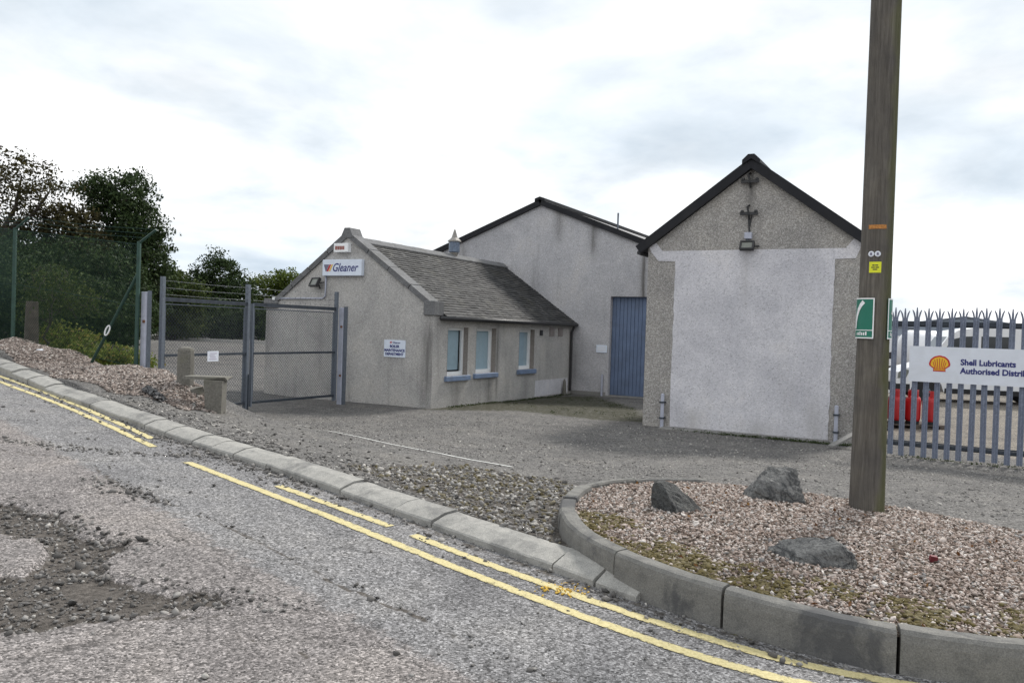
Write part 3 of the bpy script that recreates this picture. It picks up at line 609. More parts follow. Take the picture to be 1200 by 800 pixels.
# gravel bed
cen = np.array([2.35, 5.65])
FRONT = [(.42, 5.55), (.68, 5.04), (1.15, 4.55), (1.71, 4.16), (1.99, 4.03), (2.55, 3.93), (3.3, 3.95), (4.0, 4.15)]
def zbed(x, y): return zisl(x, y)+.183+.03*np.clip((dpoly(x, y, ISL)-.1)/.8, 0, 1)+.012*fbm(x*2.2, y*2.2, 90)
rings = [.985, .93, .8, .6, .4, .2, .06]; V = []
for k in rings: p = cen+(IC-cen)*k; V.append(np.c_[p, zbed(p[:, 0], p[:, 1])])
V = np.concatenate(V); F = []
for r_ in range(len(rings)-1):
    for i in range(n_): F.append((r_*n_+i, r_*n_+(i+1) % n_, (r_+1)*n_+(i+1) % n_, (r_+1)*n_+i))
me = np_mesh('gravel_bed', V-WL[island.name], np.array(F)); finish(me, 'gravel_bed', 'bed_soil', island, WL[island.name], smooth=True)

# pebbles
_ico_t = (1+5**.5)/2
ICO = np.array([(-1, _ico_t, 0), (1, _ico_t, 0), (-1, -_ico_t, 0), (1, -_ico_t, 0), (0, -1, _ico_t), (0, 1, _ico_t), (0, -1, -_ico_t), (0, 1, -_ico_t), (_ico_t, 0, -1), (_ico_t, 0, 1), (-_ico_t, 0, -1), (-_ico_t, 0, 1)])/1.9
ICF = np.array([(0, 11, 5), (0, 5, 1), (0, 1, 7), (0, 7, 10), (0, 10, 11), (1, 5, 9), (5, 11, 4), (11, 10, 2), (10, 7, 6), (7, 1, 8), (3, 9, 4), (3, 4, 2), (3, 2, 6), (3, 6, 8), (3, 8, 9), (4, 9, 5), (2, 4, 11), (6, 2, 10), (8, 6, 7), (9, 8, 1)])
OCT = np.array([(1, 0, 0), (-1, 0, 0), (0, 1, 0), (0, -1, 0), (0, 0, 1), (0, 0, -1)], float)*1.15
OCF = np.array([(0, 2, 4), (2, 1, 4), (1, 3, 4), (3, 0, 4), (2, 0, 5), (1, 2, 5), (3, 1, 5), (0, 3, 5)])
def rot_rand(n, tilt=.5):
    a = rng.uniform(0, 2*np.pi, n); b_ = rng.normal(0, tilt, n); c = rng.normal(0, tilt, n)
    ca, sa, cb, sb, cc, sc = np.cos(a), np.sin(a), np.cos(b_), np.sin(b_), np.cos(c), np.sin(c); o = np.zeros(n); i = np.ones(n)
    Z_ = np.array([[ca, -sa, o], [sa, ca, o], [o, o, i]]).transpose(2, 0, 1); X_ = np.array([[i, o, o], [o, cb, -sb], [o, sb, cb]]).transpose(2, 0, 1); Y_ = np.array([[cc, o, sc], [o, i, o], [-sc, o, cc]]).transpose(2, 0, 1)
    return Z_@X_@Y_
def pebbles(name, P, size, material, parent, moss=None, shape='ico', flat=.6, tilt=.45, tone=None):
    n = len(P); B_, F_ = (ICO, ICF) if shape == 'ico' else (OCT, OCF); k = len(B_)
    V = B_[None]*(1+rng.uniform(-.38, .38, (n, k, 1)))+rng.uniform(-.14, .14, (n, k, 3)); sc = np.stack([rng.uniform(.8, 1.5, n), rng.uniform(.55, 1.0, n), flat*rng.uniform(.6, 1.3, n)], 1)
    V = V*(sc*np.asarray(size)[:, None])[:, None, :]; V = np.einsum('nij,nkj->nki', rot_rand(n, tilt), V)+np.asarray(P)[:, None, :]-WL[parent.name]
    F = (F_[None]+(np.arange(n)*k)[:, None, None]).reshape(-1, 3); t = rng.random(n) if tone is None else tone; mo = np.zeros(n) if moss is None else moss
    me = np_mesh(name, V.reshape(-1, 3), F); A_ = np.repeat(np.stack([t, mo, t*0], 1), k, 0)
    return finish(me, name, material, parent, WL[parent.name], kind='stuff', attr=('tone', A_), recalc=False)
def scatter(poly, n, dens=None):
    P = np.array(poly); lo, hi = P.min(0), P.max(0); out = np.zeros((0, 2))
    while len(out) < n:
        q = rng.uniform(lo, hi, (n*2, 2)); q = q[inpoly(q[:, 0], q[:, 1], poly)]
        if dens is not None: q = q[rng.random(len(q)) < dens(q[:, 0], q[:, 1])]
        out = np.concatenate([out, q])
    return out[:n]
q = scatter([tuple(p) for p in cen+(IC-cen)*.965], 37000, lambda x, y: np.clip(1.25-.10*np.hypot(x-1.6, y-4.5), .25, 1))
q = q[np.hypot(q[:, 0]-3.045, q[:, 1]-6.84) > .15]
df = dpoly(q[:, 0], q[:, 1], FRONT, False); mo = np.clip(0.95-df/.42+1.3*fbm(q[:, 0]*3.4, q[:, 1]*3.4, 15), 0, 1)*(rng.random(len(q)) < .72)
sz = (.0065+.009*rng.beta(1.4, 2.4, len(q))+.009*(rng.random(len(q)) < .035))*np.where(mo > .4, .9, 1)
pebbles('pebbles', np.c_[q, zbed(q[:, 0], q[:, 1])+sz*.35-.006*mo], sz, 'pink_gravel', island, mo*.9)
q = q[(df < .62) & (rng.random(len(q)) < .62)]; q = q+rng.normal(0, .02, q.shape); q = q[dpoly(q[:, 0], q[:, 1], ISL) > .14]   # moss cushions between the stones
q = q[fbm(q[:, 0]*3.4, q[:, 1]*3.4, 15)-dpoly(q[:, 0], q[:, 1], FRONT, False)*.5 > -.28+rng.normal(0, .1, len(q))]
pebbles('moss', np.c_[q, zbed(q[:, 0], q[:, 1])+.006], rng.uniform(.010, .026, len(q)), 'grey_rubble', island, np.ones(len(q)), flat=.45, tilt=.15)

# gravel on the roadside bank
q = scatter(BANK, 26000, lambda x, y: np.clip(1.3-.06*np.hypot(x+5, y-11), .3, 1))
q = q[sdpoly(q[:, 0], q[:, 1], BANK)+.10*fbm(q[:, 0]*3, q[:, 1]*3, 8) < -.05]
sz = rng.uniform(.013, .030, len(q))
pebbles('bank_gravel', np.c_[q, zg(q[:, 0], q[:, 1])+sz*.2], sz, 'brown_gravel', ground, shape='oct', flat=.6)
# stones and moss spilled round the tip of the island and on the tarmac behind the kerb
q = scatter(TIP, 3600); q = q[(sdpoly(q[:, 0], q[:, 1], ISL) > .03)]; s0, w0 = sw(q[:, 0], q[:, 1]); q = q[w0 > wedge(s0)+.26]
sz = rng.gamma(2.4, .0046, len(q)).clip(.003, .03); pebbles('loose_stones', np.c_[q, zg(q[:, 0], q[:, 1])+sz*.3], sz, 'grey_rubble', ground, (rng.random(len(q)) < .35)*.8, tone=rng.beta(2.4, 1.6, len(q)))
s0 = rng.uniform(-.2, 9, 2200); w0 = wedge(s0)+.25+rng.gamma(1.2, .45, 2200); x_, y_ = xy(s0, w0); k = sdpoly(x_, y_, ISL) > .03; x_, y_ = x_[k], y_[k]
sz = rng.gamma(3, .004, len(x_)).clip(.004, .025); pebbles('loose_chips', np.c_[x_, y_, zg(x_, y_)+sz*.3], sz, 'grey_rubble', ground, shape='oct')
YCH = [(-5, 17), (-2, 18.2), (2.4, 16.8), (6.2, 14.4), (10, 11), (9, 7.5), (5.4, 6.2), (4.2, 7), (2, 7.8), (-.4, 8.6), (-2.8, 10.6), (-3.8, 12.2), (-4.4, 14.2)]
q = scatter(YCH, 17000, lambda x, y: np.clip(-sdpoly(x, y, YCH)/.9, 0, 1)*np.clip(.75+1.1*fbm(x*.8, y*.8, 66), .1, 1)*np.clip(dpoly(x, y, [(-2.72, 12.15), (.05, 9.02)], False)/.15, 0, 1)); q = q[sdpoly(q[:, 0], q[:, 1], ISL) > .04]
sz = rng.gamma(3, .0027, len(q)).clip(.003, .02); pebbles('yard_chips', np.c_[q, zg(q[:, 0], q[:, 1])+sz*.2], sz, 'grey_rubble', ground, shape='oct', tone=rng.beta(2.6, 1.8, len(q)))
# rubble in the broken road surface and along the gutter
q = scatter([(-4.6, 5.6), (-3.6, 6.2), (-2.2, 5.6), (-1.3, 4.7), (-1.4, 4.1), (-2.6, 3.6), (-4.2, 4.4)], 9500); q = q[pot_depth(q[:, 0], q[:, 1]) > .45]; q = q[fbm(q[:, 0]*2.2, q[:, 1]*2.2, 33) > -.45]
sz = rng.gamma(2.0, .0036, len(q)).clip(.0025, .03); pebbles('rubble', np.c_[q, zroad(q[:, 0], q[:, 1])+sz*.35], sz, 'grey_rubble', road, tone=rng.beta(1.5, 2.2, len(q)))
L = []
for c, n, sp in (([(-5.6, 8.35), (-5.21, 8.28), (-4.61, 8.16), (-4.08, 7.97), (-3.37, 8.08), (-3.0, 8.2)], 420, .07), ([(-3.1, 6.65), (-2.95, 6.5), (-2.57, 6.27)], 90, .05), ([(-3.55, 6.9), (-3.3, 6.75), (-3.05, 6.6)], 130, .09), (SEAM, 60, .03), ([(-3.3, 5.9), (-2.8, 5.45), (-2.2, 5.2)], 150, .1), (POT, 260, .07), ([(-1.6, 4.5), (-1.3, 4.45), (-1.1, 4.4)], 40, .06)):
    c = np.array(c); t = rng.uniform(0, len(c)-1, n); i = t.astype(int); L.append(c[i]*(1-(t-i))[:, None]+c[np.minimum(i+1, len(c)-1)]*(t-i)[:, None]+rng.normal(0, sp, (n, 2)))
q = np.concatenate(L); s0 = np.r_[rng.uniform(-1.5, 12, 900), rng.uniform(3.2, 6.2, 420)]; w0 = wedge(s0)-np.abs(rng.normal(.03, .16, len(s0))); q = np.r_[q, np.stack(xy(s0, w0), 1)]
s0 = rng.uniform(-2, 9, 320); q = np.r_[q, np.stack(xy(s0, wedge(s0)-rng.uniform(0, 2.8, 320)), 1)]
sz = rng.gamma(2.2, .0042, len(q)).clip(.003, .026); pebbles('gutter_stones', np.c_[q, zroad(q[:, 0], q[:, 1])+sz*.4], sz, 'grey_rubble', road, tone=rng.beta(2, 2.6, len(q)))

# ------------------------------------------------------------------ office building with slate roof
def LB(a, b_, z): return CO+a*AX+b_*BX+np.array([0, 0, z+.3])     # z is absolute height
def fr(mb, a=0, b_=0, z0=0.): return mb.fr(LB(a, b_, z0), AX, BX, UZ)
office = thing('office_building', 'low grey roughcast office with slate roof and raised stone gable copings', 'building', LB(-2.6, 3.9, -.3))
mb = fr(MB())
mb.prism([(-5.28, -.5), (0, -.5), (0, 2.0), (-.12, 2.08), (-2.6, 3.76), (-4.95, 2.1), (-5.28, 2.0)], 0, .3)
# side wall with three window openings, seen from the front
WIN = [(.63, 1.57, .42, 1.60), (1.97, 3.0, .44, 1.60), (4.33, 5.28, .47, 1.60)]
bs = [.3]+[q for w in WIN for q in w[:2]]+[8.0]
for i in range(len(bs)-1):
    b0, b1 = bs[i], bs[i+1]; w = [w for w in WIN if abs(w[0]-b0) < 1e-6]
    if w: mb.box(-.3, 0, b0, b1, -.5, w[0][2]); mb.box(-.3, 0, b0, b1, w[0][3], 1.80)
    else: mb.box(-.3, 0, b0, b1, -.5, 1.80)
mb.box(-5.28, -4.98, .3, 8.0, -.5, 1.8)
mb.build('wall', 'harl_office', office)
mb = fr(MB())      # coping stones of the gable, one course each side, and the two footing blocks
def slope_box(mb, a0, z0, a1, z1, b0, b1, th):
    d = np.array([a1-a0, z1-z0]); n = np.array([-d[1], d[0]])/np.linalg.norm(d); n = n if n[1] > 0 else -n
    mb.prism([(a0, z0), (a1, z1), (a1+n[0]*th, z1+n[1]*th), (a0+n[0]*th, z0+n[1]*th)], b0, b1)
for (a0, z0, a1, z1) in ((-.10, 2.05, -2.6, 3.745), (-4.92, 2.08, -2.6, 3.745)):
    for k in range(4):
        t0, t1 = k/4+.004, (k+1)/4-.004 if k < 3 else 1
        m2 = fr(MB()); slope_box(m2, a0+(a1-a0)*t0, z0+(z1-z0)*t0, a0+(a1-a0)*t1, z0+(z1-z0)*t1, -.05-.004*(k % 2), .34, .125+.004*(k % 2)); m2.build('coping_stone', 'stone', office)
m2 = fr(MB()); m2.box(-.26, .05, -.055, .36, 1.86, 2.2, .012); m2.build('coping_stone', 'stone', office)
m2 = fr(MB()); m2.box(-5.33, -4.86, -.055, .36, 1.95, 2.2, .012); m2.build('coping_stone', 'stone', office)
m2 = fr(MB()); m2.prism([(-2.8, 3.72), (-2.4, 3.72), (-2.52, 3.97), (-2.68, 3.97)], -.06, .35); m2.build('coping_stone', 'stone', office)
# slates
SV, SF, ST = [], [], []
def slates(sign):
    ridge = np.array([-2.6, 3.70]); eave = np.array([.13, 1.84]) if sign > 0 else np.array([-5.41, 1.84])
    d = eave-ridge; Ls = np.linalg.norm(d); d /= Ls; n = np.array([-d[1], d[0]]); n = n if n[1] > 0 else -n
    rows = 29; ex = Ls/rows
    for r_ in range(rows):
        w0 = .19; off = (r_ % 2)*w0/2+random.uniform(-.01, .01); b0 = .34-off
        while b0 < 8.0:
            w = w0*random.uniform(.85, 1.15); x0, x1 = max(b0, .34), min(b0+w-.006, 7.99); b0 += w
            if x1-x0 < .03: continue
            top = ridge+d*(r_*ex-.02); bot = ridge+d*((r_+1)*ex+.012+random.uniform(-.012, .008)); l0 = .012; l1 = .026+random.uniform(0, .010)
            tw = random.uniform(-.004, .004); i = len(SV)
            for (p, bb, h) in ((top, x0, l0), (top, x1, l0), (bot, x1, l1+tw), (bot, x0, l1-tw), (bot, x1, l1+tw-.012), (bot, x0, l1-tw-.012)): SV.append(LB(p[0]+n[0]*h, bb, p[1]+n[1]*h))
            SF.extend([(i, i+1, i+2, i+3), (i+3, i+2, i+4, i+5), (i, i+3, i+5, i), ]); SF.pop(); ST.extend([random.random()]*6)
slates(1); slates(-1)
mb = MB(); mb.v = [tuple(p) for p in SV]; mb.f = SF
rf = fr(MB()); rf.prism([(.10, 1.80), (-2.6, 3.66), (-5.38, 1.80), (-5.3, 1.76), (-2.6, 3.56), (.02, 1.76)], .31, 7.99); roof = rf.build('roof', 'roofsheet', office)
sl_ = mb.build('slates', 'slate', roof, kind='stuff', attr=('tone', ST))
for k in range(16):
    m2 = fr(MB()); b0 = .36+k*.477; m2.prism([(-2.77, 3.63), (-2.6, 3.755), (-2.43, 3.63), (-2.43, 3.66), (-2.6, 3.79+.004*(k % 2)), (-2.77, 3.66)], b0, b0+.473); m2.build('ridge_tile', 'stone', roof)
mb = fr(MB()); mb.tube([(.17, .06, 1.80), (.17, 7.95, 1.80)], .055, 10); mb.build('gutter', 'black', office, smooth=True)
mb = fr(MB()); mb.tube([(.17, 7.78, 1.8), (.10, 7.80, 1.66), (.06, 7.80, 1.55), (.06, 7.80, -.3)], .04, 8); mb.build('downpipe', 'black', office)
mb = fr(MB()); mb.box(0, .012, 5.4, 7.7, -.35, .12); mb.build('patch_render', 'harl_panel', office)
for (b0, b1, z0, z1) in WIN:
    wroot = fr(MB()); f_ = .075; a0, a1 = -.20, -.13
    wroot.box(a0, a1, b0, b0+f_, z0, z1); wroot.box(a0, a1, b1-f_, b1, z0, z1); wroot.box(a0, a1+.002, b0+f_, b1-f_, z0, z0+.09); wroot.box(a0, a1+.002, b0+f_, b1-f_, z1-f_, z1)
    w = wroot.build('window', 'white_upvc', office)
    m2 = fr(MB()); m2.add([(-.165, b0+f_-.002, z0+.088), (-.165, b1-f_+.002, z0+.088), (-.165, b1-f_+.002, z1-f_+.002), (-.165, b0+f_-.002, z1-f_+.002)], [(0, 1, 2, 3)]); m2.build('pane', 'glass', w)
    m2 = fr(MB()); m2.box(-.215, -.205, b0+.02, b1-.02 if b0 > 1 else b1-.13, z0+(.13 if b0 < 1 else .02), z1-.01); m2.build('blind', 'blind', w)
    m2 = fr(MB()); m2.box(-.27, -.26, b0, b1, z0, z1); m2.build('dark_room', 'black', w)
    m2 = fr(MB()); m2.box(-.13, .075, b0-.10, b1+.07, z0-.125, z0-.002, .008); m2.build('sill', 'sill_blue', w)
    for bb in (b1, b0): m2 = fr(MB()); m2.box(-.128, .004, bb-.003, bb+.003, z0, z1); m2.build('reveal', 'reveal', w)
for (b0, b1, z0, z1, m_) in ((5.62, 5.80, 1.44, 1.60, 'black'), (6.28, 6.60, 1.42, 1.68, 'vent'), (6.89, 7.21, 1.42, 1.68, 'vent')):
    m2 = fr(MB()); m2.box(0, .02, b0, b1, z0, z1)
    if m_ == 'vent':
        for k in range(6): m2.box(.02, .032, b0+.02, b1-.02, z0+.02+k*.04, z0+.04+k*.04)
    m2.build('vent', m_, office)
mb = MB(); rv = LB(-2.6, 4.9, 3.74); mb.lathe(rv, [(.07, -.1), (.09, .0), (.13, .08), (.13, .11)], 12); cowl = mb.build('roof_ventilator', 'lead', office)
mb = MB(); mb.lathe(rv, [(.14, .10), (.165, .12), (.165, .42), (.15, .44)], 10); mb.build('drum', 'zinc', cowl)
mb = MB(); mb.lathe(rv, [(.20, .42), (.20, .455), (.10, .54), (.09, .56), (.025, .78), (.01, .80)], 10); mb.build('cap', 'lead', cowl)
mb = fr(MB()); mb.tube([(-4.96, -.03, 2.20), (-3.34, -.03, 2.22), (-3.26, -.03, 2.28), (-3.25, -.03, 2.78)], .022, 8); mb.build('conduit', 'galv_light', office, smooth=True)
mb = fr(MB()); mb.lathe((-4.98, -.03, 2.16), [(.05, 0), (.05, .08)], 8); mb.build('conduit_box', 'white_upvc', office)

# things fixed to the office gable
def wall_sign(name, label, a0, a1, z0, z1, b_out, th, material, cat='sign'):
    t = thing(name, label, cat, LB((a0+a1)/2, b_out, z0)); m2 = fr(MB()); m2.box(a0, a1, b_out, b_out+th, z0, z1, .008 if th > .03 else 0); m2.build('board', material, t); return t
def put_text(t, body, x, z, size, frame, material, shear=0, bold=0, align='LEFT', stretch=1., y=-.003, name='lettering'):
    vs, fs = text(body, size, shear, bold, align, stretch); m2 = MB(); frame(m2); m2.add([(x+p[0], y, z+p[1]) for p in vs], fs); return m2.build(name, material, t)
t = wall_sign('name_sign', 'white box sign lettered Gleaner high on the office gable', -3.30, -2.07, 2.78, 3.18, -.12, .12, 'sign_pale')
fg = lambda m2: fr(m2, 0, -.12)
put_text(t, 'Gleaner', -2.99, 2.89, .285, fg, 'navy', .34, .004, stretch=.86)
def para(mb, x0, x1, z0, z1, sh, y=-.004): mb.add([(x0, y, z0), (x1, y, z0), (x1+sh, y, z1), (x0+sh, y, z1)], [(0, 1, 2, 3)])
m2 = MB(); fg(m2); m2.add([(-3.25, -.004, 3.06), (-3.08, -.004, 3.06), (-3.16, -.004, 2.89), (-3.19, -.004, 2.89)], [(0, 1, 2, 3)]); m2.build('emblem', 'print_grey', t)
m2 = MB(); fg(m2); para(m2, -3.155, -3.105, 2.89, 3.06, .09, -.006); m2.build('emblem', 'print_red', t)
m2 = MB(); fg(m2); para(m2, -3.085, -3.045, 2.89, 3.06, .09, -.006); m2.build('emblem', 'print_yellow', t)
t = wall_sign('department_sign', 'small white notice with navy lettering on the office gable wall', -1.39, -.77, .84, 1.25, -.02, .02, 'sign_pale')
fg2 = lambda m2: fr(m2, 0, -.02)
for body, z, s_ in (('BOILER', 1.07, .085), ('MAINTENANCE', .975, .085), ('DEPARTMENT', .885, .085)): put_text(t, body, -1.08, z, s_, fg2, 'navy', 0, .004, 'CENTER')
put_text(t, 'Gleaner', -1.03, 1.165, .07, fg2, 'navy', .3, .001, 'CENTER')
m2 = MB(); fg2(m2); para(m2, -1.22, -1.20, 1.165, 1.215, .02); para(m2, -1.19, -1.175, 1.165, 1.215, .02); m2.build('emblem', 'print_red', t)
t = wall_sign('alarm_box', 'small white alarm box with red band under the gable peak', -2.94, -2.49, 3.36, 3.58, -.14, .14, 'white_upvc', 'alarm box')
m2 = fr(MB(), 0, -.14); 
for k in range(4): m2.box(-2.89+k*.075, -2.825+k*.075, -.004, 0, 3.42, 3.51)
m2.build('red_band', 'print_dull', t)
def floodlight(label, a, b_, z, ang, big=1.):
    t = thing('floodlight', label, 'floodlight', LB(a, b_, z-.15)); c = LB(a, b_, z)
    ca, sa = math.cos(ang), math.sin(ang); X_ = AX*ca-BX*sa*.6; X_ /= np.linalg.norm(X_); Yd = np.cross(UZ, X_); tl = R(25); Z2 = UZ*math.cos(tl)+Yd*math.sin(tl); Y2 = np.cross(Z2, X_)
    m2 = MB(c, X_, Y2, Z2); w, h = .17*big, .12*big
    m2.box(-w, w, -.03, .05, h-.035, h, .006); m2.box(-w, w, -.03, .05, -h, -h+.035, .006); m2.box(-w, -w+.035, -.03, .05, -h+.035, h-.035); m2.box(w-.035, w, -.03, .05, -h+.035, h-.035); m2.box(-w+.03, w-.03, .03, .06, -h+.03, h-.03); m2.build('housing', 'black', t)
    m2 = MB(c, X_, Y2, Z2); m2.box(-w+.035, w-.035, -.012, -.004, -h+.035, h-.035); m2.build('lens', 'lens', t)
    m2 = MB(); m2.tube([c+Yd*.05, c+Yd*.05+BX*.1-UZ*.08, LB(a+.05, b_+.16, z-.16)], .02, 6); m2.tube([c+Y2*.05+X_*w*.9, LB(a+.2, b_+.13, z)], .015, 6); m2.build('bracket', 'black', t); return t
floodlight('black floodlight beside the conduit on the office gable', -3.48, -.19, 2.62, R(25))

# ------------------------------------------------------------------ big hall behind
hall = thing('hall', 'large pale roughcast hall with dark roof edge and blue door', 'building', LB(-1.1, 14, -.4))
ap, sl1 = 5.68, .385; aL, aR = -7.5, 5.02; zL, zR = ap-sl1*(-1.28-aL), ap-sl1*(aR+1.28)
mb = fr(MB()); H0 = 8.02
D0, D1, DT = 1.25, 3.15, 2.72
mb.prism([(aL, -.6), (D0, -.6), (D0, ap-sl1*(D0+1.28)), (-1.28, ap), (aL, zL)], H0, H0+.3)
mb.prism([(D0, DT), (D1, DT), (D1, ap-sl1*(D1+1.28)), (D0, ap-sl1*(D0+1.28))], H0, H0+.3)
mb.prism([(D1, -.6), (aR, -.6), (aR, zR), (D1, ap-sl1*(D1+1.28))], H0, H0+.3)
mb.box(aL, aL+.3, H0+.3, H0+18, -.6, zL-.02); mb.box(aR-.3, aR, H0+.3, H0+18, -.6, zR-.02); mb.prism([(aL+.3, -.6), (aR-.3, -.6), (aR-.3, zR), (-1.28, ap), (aL+.3, zL)], H0+17.7, H0+18)
mb.build('wall', 'harl_hall', hall)
for (a0, z0, s_) in ((aL-.15, zL-.15*sl1, 0), (aR+.0, zR, 1)):
    m2 = fr(MB()); slope_box(m2, a0, z0-.01, -1.28, ap-.01, H0-.10, H0+.06, .17+.002*s_); m2.build('bargeboard', 'barge', hall)
    m2 = fr(MB()); slope_box(m2, a0, z0+.012, -1.28, ap+.012, H0+.065, H0+18.1, .12); m2.build('roof', 'roofsheet', hall)
m2 = fr(MB()); m2.prism([(-1.46, ap+.10), (-1.28, ap+.17), (-1.10, ap+.10), (-1.10, ap+.20), (-1.28, ap+.26), (-1.46, ap+.20)], H0-.13, H0+18.1); m2.build('ridge_cap', 'barge', hall)
m2 = fr(MB()); m2.tube([(.83, H0+1.5, 4.6), (.83, H0+1.5, 5.55)], .03, 8); m2.build('vent_pipe', 'galv', hall)
# blue ribbed door
m2 = fr(MB()); m2.box(D0, D1, H0+.19, H0+.22, -.36, DT); door = m2.build('door', 'door_blue', hall)
k = 0; a = D0+.03
while a < D1-.05:
    m2 = fr(MB()); m2.prism([(a, -.355), (a+.105, -.355), (a+.105, DT-.01), (a, DT-.01)], H0+.172-.004*(k % 2), H0+.19); m2.build('plank', 'door_blue', door); a += .122; k += 1
m2 = fr(MB()); m2.box(D0-.06, D1+.06, H0-.12, H0+.25, -.52, -.365, .01); m2.build('doorstep', 'concrete', hall)
m2 = fr(MB()); m2.box(-.0, D0-.07, H0-.05, H0, -.55, -.28, .01); m2.build('plinth', 'concrete', hall)
t = thing('wall_notice', 'small blank pale notice plate beside the blue hall door', 'notice', LB(1.0, H0-.02, .95)); m2 = fr(MB()); m2.box(.83, 1.19, H0-.025, H0-.003, .95, 1.19, .005); m2.build('board', 'sign_pale', t)
m2 = fr(MB()); m2.box(.87, 1.15, H0-.029, H0-.026, 1.0, 1.15); m2.build('face', 'sign_white', t)
m2 = fr(MB(), 0, 0); m2.tube([(1.08, H0-.08, -.45), (1.08, H0-.08, .28)], .035, 8); m2.build('guard_post', 'galv_light', None, loc=LB(1.08, H0-.08, -.45), label='short pale metal guard pipe left of the blue hall door', cat='post')
m2 = MB(); c = LB(.1, H0-.75, gz(*LB(.1, H0-.75, 0)[:2])); m2.box(0, 0, 0, 0, 0, 0) if False else None
m2.lathe(c, [(.07, -.05), (.06, .2), (.045, .42), (.02, .5)], 7); m2.build('stone_stump', 'granite', None, loc=c, label='small dark stump standing at the foot of the office side wall', cat='stump')

# ------------------------------------------------------------------ narrow gabled store on the right
g0, g1, gb = 5.06, 9.14, .27; gm = (g0+g1)/2; gap_, gsl = 4.86, (4.86-3.36)/(gm-g0)
store = thing('gabled_store', 'narrow tall roughcast gable building with pale rendered panel', 'building', LB(gm, gb+2.5, -.3))
mb = fr(MB()); mb.prism([(g0, -.6), (g1, -.6), (g1, 3.36), (gm, gap_), (g0, 3.36)], gb, gb+.3)
mb.box(g0, g0+.3, gb+.3, gb+5, -.6, 3.3); mb.box(g1-.3, g1, gb+.3, gb+5, -.6, 3.3); mb.prism([(g0+.3, -.6), (g1-.3, -.6), (g1-.3, 3.36), (gm, gap_-.02), (g0+.3, 3.36)], gb+4.7, gb+5)
mb.build('wall', 'harl_gable', store)
pz = -.27
rag_ = lambda a_, z0, z1: [(a_+random.uniform(-.012, .012), z) for z in np.linspace(z0, z1, 26)]
mb = fr(MB()); mb.prism([(5.64, pz), (8.66, pz)]+rag_(8.662, -.1, 3.0)+[(8.665, 3.09), (9.02, 3.10), (9.10, 3.30), (9.12, 3.375), (8.98, 3.46), (8.84, 3.29), (5.36, 3.29), (5.22, 3.46), (5.08, 3.37), (5.12, 3.28), (5.28, 3.09), (5.635, 3.08)]+rag_(5.638, 3.0, -.1), gb-.012, gb); mb.build('render_panel', 'harl_panel', store)
for k, (a0, sg) in enumerate(((g0-.14, 1), (g1+.06, -1))):
    z0 = 3.36-(.14 if sg > 0 else .06)*gsl; m2 = fr(MB()); slope_box(m2, a0, z0-.01, gm, gap_-.01, gb-.12, gb+.05, .175+.002*k); m2.build('bargeboard', 'barge', store)
    m2 = fr(MB()); slope_box(m2, a0-sg*.01, z0+.02, gm, gap_+.02, gb+.055, gb+5.05, .11); m2.build('roof', 'roofsheet', store)
    m2 = fr(MB()); m2.tube([(a0-sg*.03, gb-.10 if sg > 0 else gb+.1, z0+.0), (a0-sg*.03, gb+5, z0+.0)], .045, 8); m2.build('gutter', 'black', store)
m2 = fr(MB()); m2.prism([(gm-.17, gap_+.06), (gm, gap_+.17), (gm+.17, gap_+.06), (gm+.17, gap_+.15), (gm+.06, gap_+.255), (gm-.06, gap_+.255), (gm-.17, gap_+.15)], gb-.15, gb+5.05); m2.build('ridge_cap', 'barge', store)
m2 = fr(MB()); m2.prism([(gm-.22, gap_-.145), (gm, gap_-.02), (gm+.22, gap_-.145), (gm+.16, gap_+.06), (gm, gap_+.16), (gm-.16, gap_+.06)], gb-.11, gb-.004); m2.build('ridge_end', 'barge', store)
m2 = fr(MB()); m2.box(5.5, 9.3, gb-.35, gb-.013, -.5, -.275, .015); m2.build('plinth', 'concrete', store)
for z, ln, lab in ((4.61, .2, 'upper black wall bracket with crossarm near the gable peak'), (3.99, .42, 'lower black wall bracket with crossarm and drop cable above the floodlight')):
    t = thing('wall_bracket', lab, 'bracket', LB(gm-.03, gb, z-.1), 'wall brackets on the store gable')
    m2 = fr(MB()); m2.box(gm-.19, gm+.15, gb-.09, gb-.05, z-.035, z+.02); m2.build('crossarm', 'black', t)
    m2 = fr(MB()); m2.tube([(gm-.03, gb-.005, z+.16), (gm-.05, gb-.09, z+.12), (gm-.02, gb-.08, z-.02), (gm-.02, gb-.02, z-.12)], .02, 6); m2.build('stem', 'black', t)
    for dx in (-.15, .11):
        m2 = fr(MB()); m2.lathe((gm+dx, gb-.07, z+.0), [(.028, .0), (.035, .03), (.025, .06)], 8); m2.build('insulator', 'black', t)
    if ln > .3:
        m2 = fr(MB()); m2.tube([(gm-.03, gb-.02, z-.1), (gm-.01, gb-.03, z-.3), (gm+.0, gb-.03, z-.42)], .018, 6); m2.tube([(gm+.03, gb-.02, z-.03), (gm+.0, gb-.03, z-.25)], .012, 6); m2.build('cable', 'black', t)
t = thing('junction_box', 'small white electrical box between bracket and floodlight', 'electrical box', LB(gm-.02, gb-.05, 3.47)); m2 = fr(MB()); m2.box(gm-.09, gm+.05, gb-.09, gb-.002, 3.49, 3.62, .01); m2.build('housing', 'galv_light', t)
m2 = fr(MB()); m2.box(gm-.05, gm+.02, gb-.11, gb-.09, 3.40, 3.47); m2.build('gland', 'galv_dark', t)
floodlight('black framed floodlight on the store gable above the pale panel', gm-.02, gb-.14, 3.36, 0, .8)
